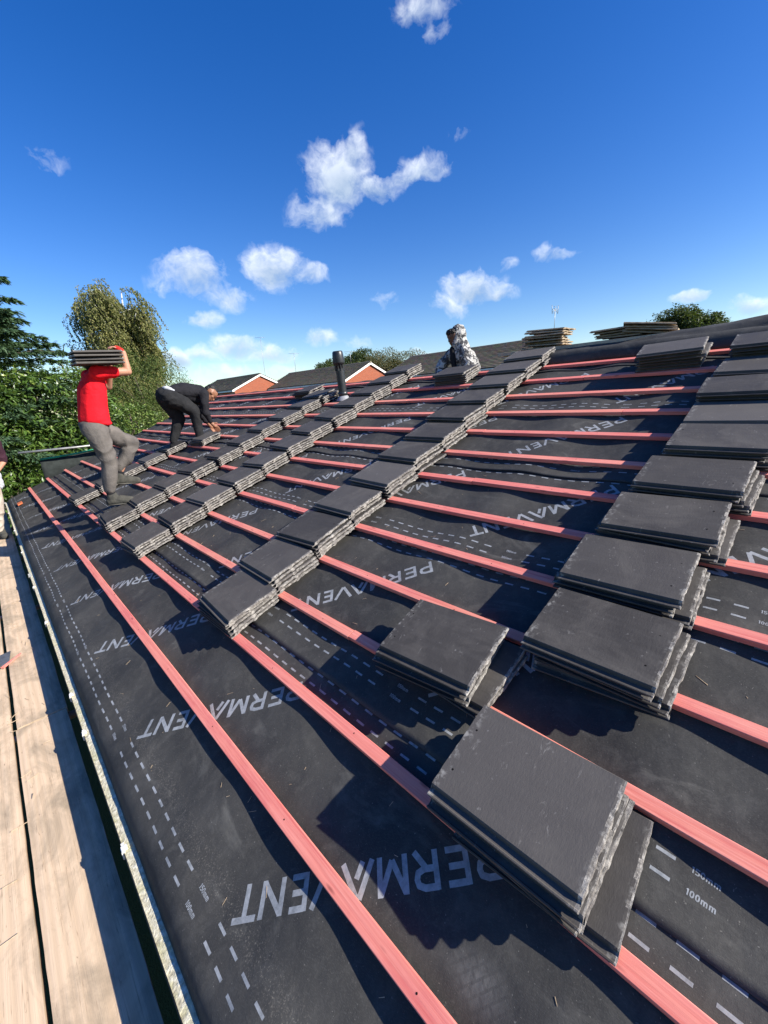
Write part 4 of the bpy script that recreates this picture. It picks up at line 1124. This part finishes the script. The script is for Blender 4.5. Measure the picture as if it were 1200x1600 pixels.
# ------------------------------------------------------------------ vegetation
def leaf_cloud(name, pts, matn, parent, L, Wd, r, droop=.3, fold=.25, mw=None, dirs=None):
    """pts: leaf positions; every leaf is a small folded blade of its own"""
    vs = []; fs = []
    for i, p in enumerate(pts):
        p = Vector(p)
        if dirs: d = Vector(dirs[i])
        else: d = Vector((r.gauss(0, 1), r.gauss(0, 1), r.gauss(0, .6) - droop))
        d.normalize(); s = d.cross(Vector((r.gauss(0, .6), r.gauss(0, .6), 1))).normalized()
        n_ = s.cross(d); l = L*r.uniform(.65, 1.2); w = Wd*r.uniform(.7, 1.2)
        o = len(vs); m1 = p + d*l*.5 - n_*fold*w
        vs += [p, p + d*l*.42 + s*w*.5, m1, p + d*l*.42 - s*w*.5, p + d*l - n_*l*.12]
        fs += [(o, o + 2, o + 1), (o + 1, o + 2, o + 4), (o, o + 3, o + 2), (o + 2, o + 3, o + 4)]
    me = bpy.data.meshes.new(name); me.from_pydata([tuple(v) for v in vs], [], fs); me.materials.append(M[matn]); me.update()
    o = bpy.data.objects.new(name, me); link(o, parent)
    if parent: o.matrix_parent_inverse = parent.matrix_world.inverted()
    return o
def blob_pts(c, rad, n, r, seed=0, shell=.55, thr=-.12, fs_=1.3):
    """points clumped in the outer part of an uneven ellipsoid, denser in clumps"""
    out = []; c = Vector(c)
    while len(out) < n:
        d = Vector((r.gauss(0, 1), r.gauss(0, 1), r.gauss(0, 1))).normalized()
        k = 1 + .28*nz(d*1.7 + Vector((seed, 0, 0))) + .16*nz(d*4.3 + Vector((0, seed, 0)))
        q = shell + (1 - shell)*r.random()**.6
        p = c + Vector((d.x*rad[0], d.y*rad[1], d.z*rad[2]))*k*q
        if nz(p*fs_ + Vector((seed, 2, 3))) < thr + (q - .8)*.6: continue
        out.append(p)
    return out
def wood(mb, a, b_, r0, r1, r, wob=.08, n=6, seg=7):
    a = Vector(a); b_ = Vector(b_); L = (b_ - a).length
    pts = [a.lerp(b_, i/n) + Vector((r.gauss(0, 1), r.gauss(0, 1), r.gauss(0, .5)))*L*wob*.25*(1 if 0 < i < n else 0) for i in range(n + 1)]
    mb.tube(pts, [r0 + (r1 - r0)*i/n for i in range(n + 1)], seg)
    return pts
# big-leaved laurel hedge bush beyond the gable, left
def bush(name, lab, cat, blobs, matn, L, Wd, seed, base, group=None, thr=-.12, shell=.5, fs_=1.3, bark='bark', stems=5):
    r = random.Random(seed); e = empty(name, base); tag(e, lab, cat, group)
    pts = []
    for i, (c, rad, n) in enumerate(blobs): pts += blob_pts(c, rad, n, r, seed + i*3.3, shell, thr, fs_)
    leaf_cloud('crown', pts, matn, e, L, Wd, r)
    mb = MB()
    for i in range(stems):
        bl_ = blobs[i % len(blobs)]; c = Vector(bl_[0])
        q = wood(mb, Vector(base) + Vector((r.uniform(-.2, .2), r.uniform(-.2, .2), 0)), c + Vector((r.uniform(-.5, .5)*bl_[1][0], r.uniform(-.5, .5)*bl_[1][1], r.uniform(0, .5)*bl_[1][2])), .06, .015, r)
        for j in range(5):
            s_ = q[r.randint(2, 5)]; wood(mb, s_, s_ + Vector((r.gauss(0, .5)*bl_[1][0], r.gauss(0, .5)*bl_[1][1], r.uniform(0, .7)*bl_[1][2])), .018, .004, r)
    o = mb.build('trunk', bark, e, True); o.matrix_parent_inverse = e.matrix_world.inverted()
    return e
bush('laurel', 'large glossy cherry laurel beyond the gable behind the man in red', 'shrub',
     [((-.3, 13.6, .9), (1.5, 1.0, 1.9), 5200), ((1.0, 13.9, 1.0), (1.5, 1.0, 1.8), 5200), ((1.9, 14.2, 1.3), (1.1, .9, 1.5), 3000), ((.2, 13.2, -.9), (1.7, .9, 1.3), 4200), ((-1.5, 13.2, .7), (1.2, 1.0, 2.0), 3000), ((1.6, 13.3, -.7), (1.2, .8, 1.2), 2200)],
     'laurel_leaf', .17, .062, 3, (.5, 13.8, -2.7), thr=-.22, shell=.55)
bush('laurel_sapling', 'low yellow-green shrub between the man in red and the far end of the roof', 'shrub',
     [((3.0, 12.9, 1.15), (.75, .55, .55), 1700), ((2.6, 12.7, .5), (.7, .5, .7), 1000)], 'light_leaf', .10, .045, 8, (2.9, 12.9, -2.7), thr=-.3)
bush('green_bush', 'fine-leaved olive green bush right behind the man in red', 'shrub',
     [((3.9, 15.2, 2.1), (1.5, 1.0, 1.15), 9000), ((4.7, 15.4, 1.2), (1.1, .9, 1.5), 6000), ((3.5, 15.0, .9), (1.1, .8, 1.4), 4500)], 'bush_leaf', .085, .018, 21, (4.1, 15.4, -2.7), thr=-.25)
bush('brown_hedge', 'russet-brown hedge tips showing behind the bending man', 'hedge',
     [((4.9, 13.4, .8), (.55, .4, .75), 1500), ((5.6, 13.9, .9), (.6, .4, .6), 900)], 'brown_leaf', .07, .02, 31, (5.0, 13.5, -2.7), thr=-.3)
bush('autumn_shrub', 'pale yellowing shrub at the top of the laurel hedge', 'shrub',
     [((2.0, 17.6, 2.3), (1.5, .9, .9), 4200)], 'birch_leaf', .08, .035, 41, (2.0, 17.7, -2.7), thr=-.2)

# conifer at the left edge: drooping feathery boughs
r = random.Random(5)
cf = empty('conifer', (-.85, 15.2, -2.7)); tag(cf, 'tall blue-green conifer with feathery drooping boughs at the left edge', 'tree')
mb = MB(); mb.tube([(-.85, 15.2, -2.7), (-.82, 15.2, 1), (-.85, 15.2, 4.5), (-.85, 15.2, 6.6)], [.16, .13, .06, .01], 10)
pts = []; dirs = []
zl = .2
while zl < 6.4:
    Lb = 2.9*(1 - (zl/7.2)**1.7) + .25
    for k in range(9):
        a = r.uniform(0, 2*PI); L = Lb*r.uniform(.75, 1.15)
        d = Vector((math.cos(a), math.sin(a), 0)); p0 = Vector((-.85, 15.2, zl))
        bp = []
        for i in range(13):
            t = i/12; bp.append(p0 + d*L*t + Vector((0, 0, L*(.34*t - .20*t*t))) + Vector((0, 0, .02*math.sin(i*2.))))
        mb.tube(bp, [.022*(1 - t_/13) + .003 for t_ in range(13)], 5)
        for i in range(2, 13):
            nb_ = 7
            for s_ in (-1, 1):
                side = Vector((-d.y, d.x, 0))*s_
                ln = .50*(1 - i/15)*L/2.4 + .10
                for q in range(nb_):
                    tq = (q + .5)/nb_
                    pp = bp[i] + (side*.85 + d*.55)*ln*tq + Vector((0, 0, -.28*ln*tq*tq + r.gauss(0, .01)))
                    for z_ in range(6):
                        pts.append(pp + Vector((r.gauss(0, .025), r.gauss(0, .025), r.gauss(0, .02))))
                        dirs.append(side*.6 + d*.8 + Vector((r.gauss(0, .35), r.gauss(0, .35), -.25 + r.gauss(0, .25))))
    zl += .20
o = mb.build('trunk', 'bark', cf, True); o.matrix_parent_inverse = cf.matrix_world.inverted()
leaf_cloud('crown', pts, 'conifer_leaf', cf, .15, .040, r, dirs=dirs)

# weeping birch
def birch():
    r = random.Random(17)
    bx, by = 5.15, 20.8
    e = empty('birch', (bx, by, -2.7)); tag(e, 'tall weeping silver birch with windblown hanging twigs', 'tree')
    mb = MB(); tr_ = [(bx, by, -2.7), (bx + .05, by, 0), (bx - .05, by, 2.6), (bx + .05, by, 4.6), (bx + .2, by, 6.1)]
    mb.tube(tr_, [.20, .16, .11, .06, .015], 10)
    pts = []; dirs = []; tw = MB()
    wind = Vector((.33, 0, -1)).normalized()
    cx, cz, ax, az_ = bx - .08, 3.6, 1.72, 3.0
    for k in range(170):
        z0 = r.uniform(.9, 5.4)
        a = r.uniform(0, 2*PI); d = Vector((math.cos(a), math.sin(a)*.85, .45 + .5*r.random())).normalized()
        p0 = Vector((bx + .05, by, z0))
        # reach to the uneven envelope of the crown
        L = .3
        while L < 2.6:
            q = p0 + d*L
            lx = 3.05 + .24*max(0, q.z - 2.0) + .5*nz(Vector((q.z*1.4, 1, 2))); rx = 5.62 + .25*nz(Vector((q.z*1.2, 4, 2)))
            if q.x < lx or q.x > rx or abs(q.y - by) > 1.6 or q.z > 6.25 + .35*nz(Vector((q.x*1.5, 0, 7))): break
            L += .1
        L = min(L, 2.4)
        lp = [p0 + d*L*i/8 + Vector((.05*(i/8)**2*L, 0, -.10*(i/8)**2*L)) for i in range(9)]
        mb.tube(lp, [.030*(1 - i/9) + .004 for i in range(9)], 5)
        for s_ in range(int(7 + L*7)):
            q = lp[r.randint(2, 8)] + Vector((r.gauss(0, .13), r.gauss(0, .13), r.gauss(0, .08)))
            dd = (d*.7 + Vector((r.gauss(0, .35), r.gauss(0, .35), .25))).normalized()
            ln = r.uniform(.5, 1.3); n = int(ln/.06); p = q.copy(); cur = dd.copy(); sp = [p.copy()]
            for i in range(n):
                cur = (cur*.72 + wind*.28 + Vector((r.gauss(0, .03), r.gauss(0, .03), 0))).normalized()
                p = p + cur*.06
                if i % 5 == 0: sp.append(p.copy())
                for z_ in range(2):
                    pts.append(p + Vector((r.gauss(0, .022), r.gauss(0, .022), r.gauss(0, .02))))
                    dirs.append(cur*.6 + Vector((r.gauss(0, .6), r.gauss(0, .6), -.5 + r.gauss(0, .4))))
            if len(sp) > 2: tw.tube(sp, .004, 3, caps=False)
    o = mb.build('trunk', 'birch_bark', e, True); o.matrix_parent_inverse = e.matrix_world.inverted()
    o = tw.build('twigs', 'bark', e); o.matrix_parent_inverse = e.matrix_world.inverted()
    leaf_cloud('crown', pts, 'birch_leaf', e, .095, .056, r, dirs=dirs)
birch()
# far round trees
def tree(lab, base, h, rad, matn, seed, n=5000, L=.28, group=None, thr=-.05):
    r = random.Random(seed); base = Vector(base); e = empty('tree', base); tag(e, lab, 'tree', group)
    mb = MB(); c0 = base + Vector((0, 0, h - rad[2]))
    wood(mb, base, c0 + Vector((0, 0, -.2*rad[2])), .28, .18, r, .02, 6, 9)
    pts = []
    for i in range(9):
        d = Vector((r.gauss(0, 1), r.gauss(0, 1), r.gauss(.1, .8))).normalized()
        c = c0 + Vector((d.x*rad[0], d.y*rad[1], d.z*rad[2]))*.52
        wood(mb, c0 - Vector((0, 0, .3*rad[2])), c, .13, .03, r, .1)
        pts += blob_pts(c, (rad[0]*.50, rad[1]*.50, rad[2]*.46), n//9, r, seed + i, .4, thr, .9)
    o = mb.build('trunk', 'bark', e, True); o.matrix_parent_inverse = e.matrix_world.inverted()
    leaf_cloud('crown', pts, matn, e, L, L*.6, r)
def azp(az, dist, z=-2.7): return (CAM.x + math.sin(R(az))*dist, CAM.y + math.cos(R(az))*dist, z)
tree('dark dense oak behind the brick house, right behind the vent pipe', azp(39.2, 74), 12.5, (6.0, 6.0, 4.2), 'oak_leaf', 3, 30000, .30)
tree('thin olive tree between the two far brick houses', azp(45.6, 70), 11.3, (6.8, 5.6, 3.9), 'autumn_leaf', 5, 18000, .22, thr=0)
tree('broad green tree behind the ridge at the right', azp(77.2, 42), 9.3, (3.2, 3.6, 2.6), 'oak_leaf', 9, 20000, .20)
tree('round green tree behind the far gabled house, left', azp(20.5, 66), 6.6, (3.0, 3, 2.2), 'bush_leaf', 12, 2500, .26)

# ------------------------------------------------------------------ neighbouring houses
def gable_house(lab, x, y0, y1, zr, hw, ze, seed, windows=(), barge_at=None, hole=True):
    """ridge along Y at x; near gable faces the camera (at y0)"""
    e = empty('house', (x, (y0 + y1)/2, -2.7)); tag(e, lab, 'house', 'brick houses beyond the roof')
    I = Matrix.Identity(4)
    def fin(mb, nm, mt, par=None, sm=False):
        o = mb.build(nm, mt, par or e, sm); o.matrix_parent_inverse = (par or e).matrix_world.inverted() if par is None or True else None
        return o
    mb = MB(); t = .25; hi = hw - .35; zi = ze + (zr - ze)*.35/hw - .12; za = zr - .14
    pts = [(x - hi, -2.7), (x + hi, -2.7), (x + hi, zi), (x, za), (x - hi, zi)]
    q = [(a, y0, z) for a, z in pts] + [(a, y1, z) for a, z in pts]
    mb.add(q, [(0,1,2,3,4), (9,8,7,6,5), (0,5,6,1), (1,6,7,2), (3,8,9,4), (4,9,5,0), (2,7,8,3)])
    fin(mb, 'wall', 'brick')
    mb = MB(); sl_ = math.hypot(hw, zr - ze); nc = int(sl_/.30)
    for s_ in (-1, 1):
        dn_ = V((s_*hw, 0, ze - zr)).normalized(); nn_ = V((s_*(zr - ze), 0, hw)).normalized()
        for k in range(nc + 1):
            d0 = k*.30; p = V((x, 0, zr)) + dn_*d0 + nn_*.005; q_ = V((x, 0, zr)) + dn_*min(d0 + .31, sl_ + .05) + nn_*.095; w = q_ - nn_*.090
            nseg = 14
            for g_ in range(nseg):
                ya = y0 - .22 + (y1 - y0 + .44)*g_/nseg; yb = y0 - .22 + (y1 - y0 + .44)*(g_ + 1)/nseg
                dz = .012*nz(V((k*1.7, g_*2.1, seed)))
                f = [(0, 3, 2, 1), (3, 5, 4, 2)]
                if s_ < 0: f = [t_[::-1] for t_ in f]
                mb.add([(p.x, ya, p.z), (p.x, yb, p.z), (q_.x, yb, q_.z + dz), (q_.x, ya, q_.z + dz), (w.x, yb, w.z), (w.x, ya, w.z)], f)
    roof = fin(mb, 'roof', 'old_roof_tiles')
    mb = MB(); mb.tube([(x, y0 - .25, zr + .0), (x, y1 + .25, zr + .0)], .11, 8); rd_ = fin(mb, 'ridge_tiles', 'old_roof_tiles', roof)
    for yy in (y0 - .20, y1 + .16):
        mb = MB()
        for s_ in (-1, 1):
            a = V((x, 0, zr - .02)); b_ = V((x + s_*(hw + .05), 0, ze - .04))
            mb.add([(a.x, yy, a.z), (b_.x, yy, b_.z), (b_.x, yy, b_.z - .24), (a.x, yy, a.z - .26), (a.x, yy + .04, a.z), (b_.x, yy + .04, b_.z), (b_.x, yy + .04, b_.z - .24), (a.x, yy + .04, a.z - .26)],
                   [(0,1,2,3), (7,6,5,4), (0,4,5,1), (1,5,6,2), (2,6,7,3)])
        fin(mb, 'bargeboard', 'white_paint')
    for s_ in (-1, 1):
        mb = MB(); xx = x + s_*(hw + .04); mb.box((xx - .03, y0 - .2, ze - .22), (xx + .03, y1 + .2, ze - .06)); mb.box((min(xx, xx - s_*.38), y0 - .16, ze - .26), (max(xx, xx - s_*.38), y1 + .12, ze - .225)); fin(mb, 'fascia', 'white_paint')
    for (wx, wz, ww, wh) in windows:
        mb = MB(); f = .07
        X0, X1, Z0, Z1 = x + wx - ww/2, x + wx + ww/2, wz, wz + wh
        for (a, b_, c_, d_) in ((X0, X1, Z0, Z0 + f), (X0, X1, Z1 - f, Z1), (X0, X0 + f, Z0 + f, Z1 - f), (X1 - f, X1, Z0 + f, Z1 - f), ((X0 + X1)/2 - f/2, (X0 + X1)/2 + f/2, Z0 + f, Z1 - f)):
            mb.box((a, y0 - .05, c_), (b_, y0 + .03, d_))
        w_ = fin(mb, 'window', 'white_paint')
        mb = MB(); mb.box((X0 + f, y0 - .02, Z0 + f), (X1 - f, y0 - .005, Z1 - f)); fin(mb, 'pane', 'glass_dark', w_)
        mb = MB(); mb.box((X0 - .06, y0 - .10, Z0 - .07), (X1 + .06, y0 - .052, Z0)); fin(mb, 'sill', 'white_paint', w_)
    return e
h1 = gable_house('far brick house, leftmost, with white bargeboards', 29.5, 55.4, 69.5, 4.95, 4.3, 3.0, 1, [(0, .9, 1.6, 1.3), (-2.2, -1.6, 1.6, 1.3), (2.2, -1.6, 1.4, 1.3)])
h2 = gable_house('brick house with white gable boards right behind the vent pipe', 34.9, 38.6, 56.3, 4.95, 4.4, 2.9, 2, [(0, .6, 1.6, 1.3), (-2.2, -1.6, 1.6, 1.3)])
h3 = gable_house('long brown-tiled house behind the hooded man', 37.6, 17.2, 34.3, 5.1, 4.6, 2.9, 3, [(0, .9, 1.6, 1.3)])
# aerials
def aerial(lab, base, h, kind, el=.8):
    e = empty('tv_aerial', base); tag(e, lab, 'aerial')
    b_ = V(base); mb = MB(); mb.tube([b_, b_ + V((0, 0, h))], .022, 6)
    o = mb.build('mast', 'steel_tube', e, True); o.matrix_parent_inverse = e.matrix_world.inverted()
    mb = MB(); t = b_ + V((0, 0, h))
    if kind == 'yagi':
        mb.tube([t + V((-.7, .3, 0)), t + V((.7, -.3, .0))], .016, 5)
        for i in range(7):
            c_ = t + V((-.65 + i*.21, .28 - i*.09, 0)); mb.tube([c_ + V((-.10, -.22, .0))*el, c_ + V((.10, .22, 0))*el], .010, 4)
    else:
        for s_ in (-1, 1):
            q = t + V((.0, .0, -.15)) + V((s_*.26, -s_*.12, 0)); mb.tube([q + V((0, 0, -.32)), q + V((s_*.08, 0, .36))], .022, 5)
            mb.tube([t + V((0, 0, -.2)), q + V((0, 0, .05))], .018, 5); mb.tube([t + V((0, 0, -.2)), q + V((0, 0, -.2))], .018, 5)
        for i in range(4): 
            q = t + V((0, 0, -.42 + i*.17)); mb.tube([q + V((-.13, .06, 0)), q + V((.13, -.06, .04))], .014, 4)
    o = mb.build('antenna', 'steel_tube', e, True); o.matrix_parent_inverse = e.matrix_world.inverted()
aerial('thin television aerial on the ridge of the long far roof, above the tan tiles', (37.6, 17.6, 5.1), 2.3, 'grid')
aerial('television aerial on the left end of the middle brick house roof', (34.9, 54.6, 4.95), 2.6, 'yagi')
aerial('tall television aerial above the leftmost brick house', (36.2, 66, 4.2), 7.0, 'yagi', 1.2)
aerial('television aerial between the olive tree and the gable', (34.9, 42.0, 4.95), 1.5, 'yagi')
# low roofs peeking at the far left between bending man and trees
h4 = gable_house('distant grey-roofed house peeping over the bending man', 28.5, 79, 92, 4.4, 4.0, 2.6, 5)
# garden fence beyond the gable
fe = empty('garden_fence', (6, 24, -2.7)); tag(fe, 'brown timber garden fence beyond the hedge', 'fence')
mb = MB()
for i in range(160):
    x = -8 + i*.16; mb.box((x, 24, -2.7), (x + .15, 24.02, -.95 + .02*((i*7) % 3)))
o = mb.build('board_panel', 'bark', fe); o.matrix_parent_inverse = fe.matrix_world.inverted()
print('TILES', COUNT[0])
bpy.context.view_layer.update()
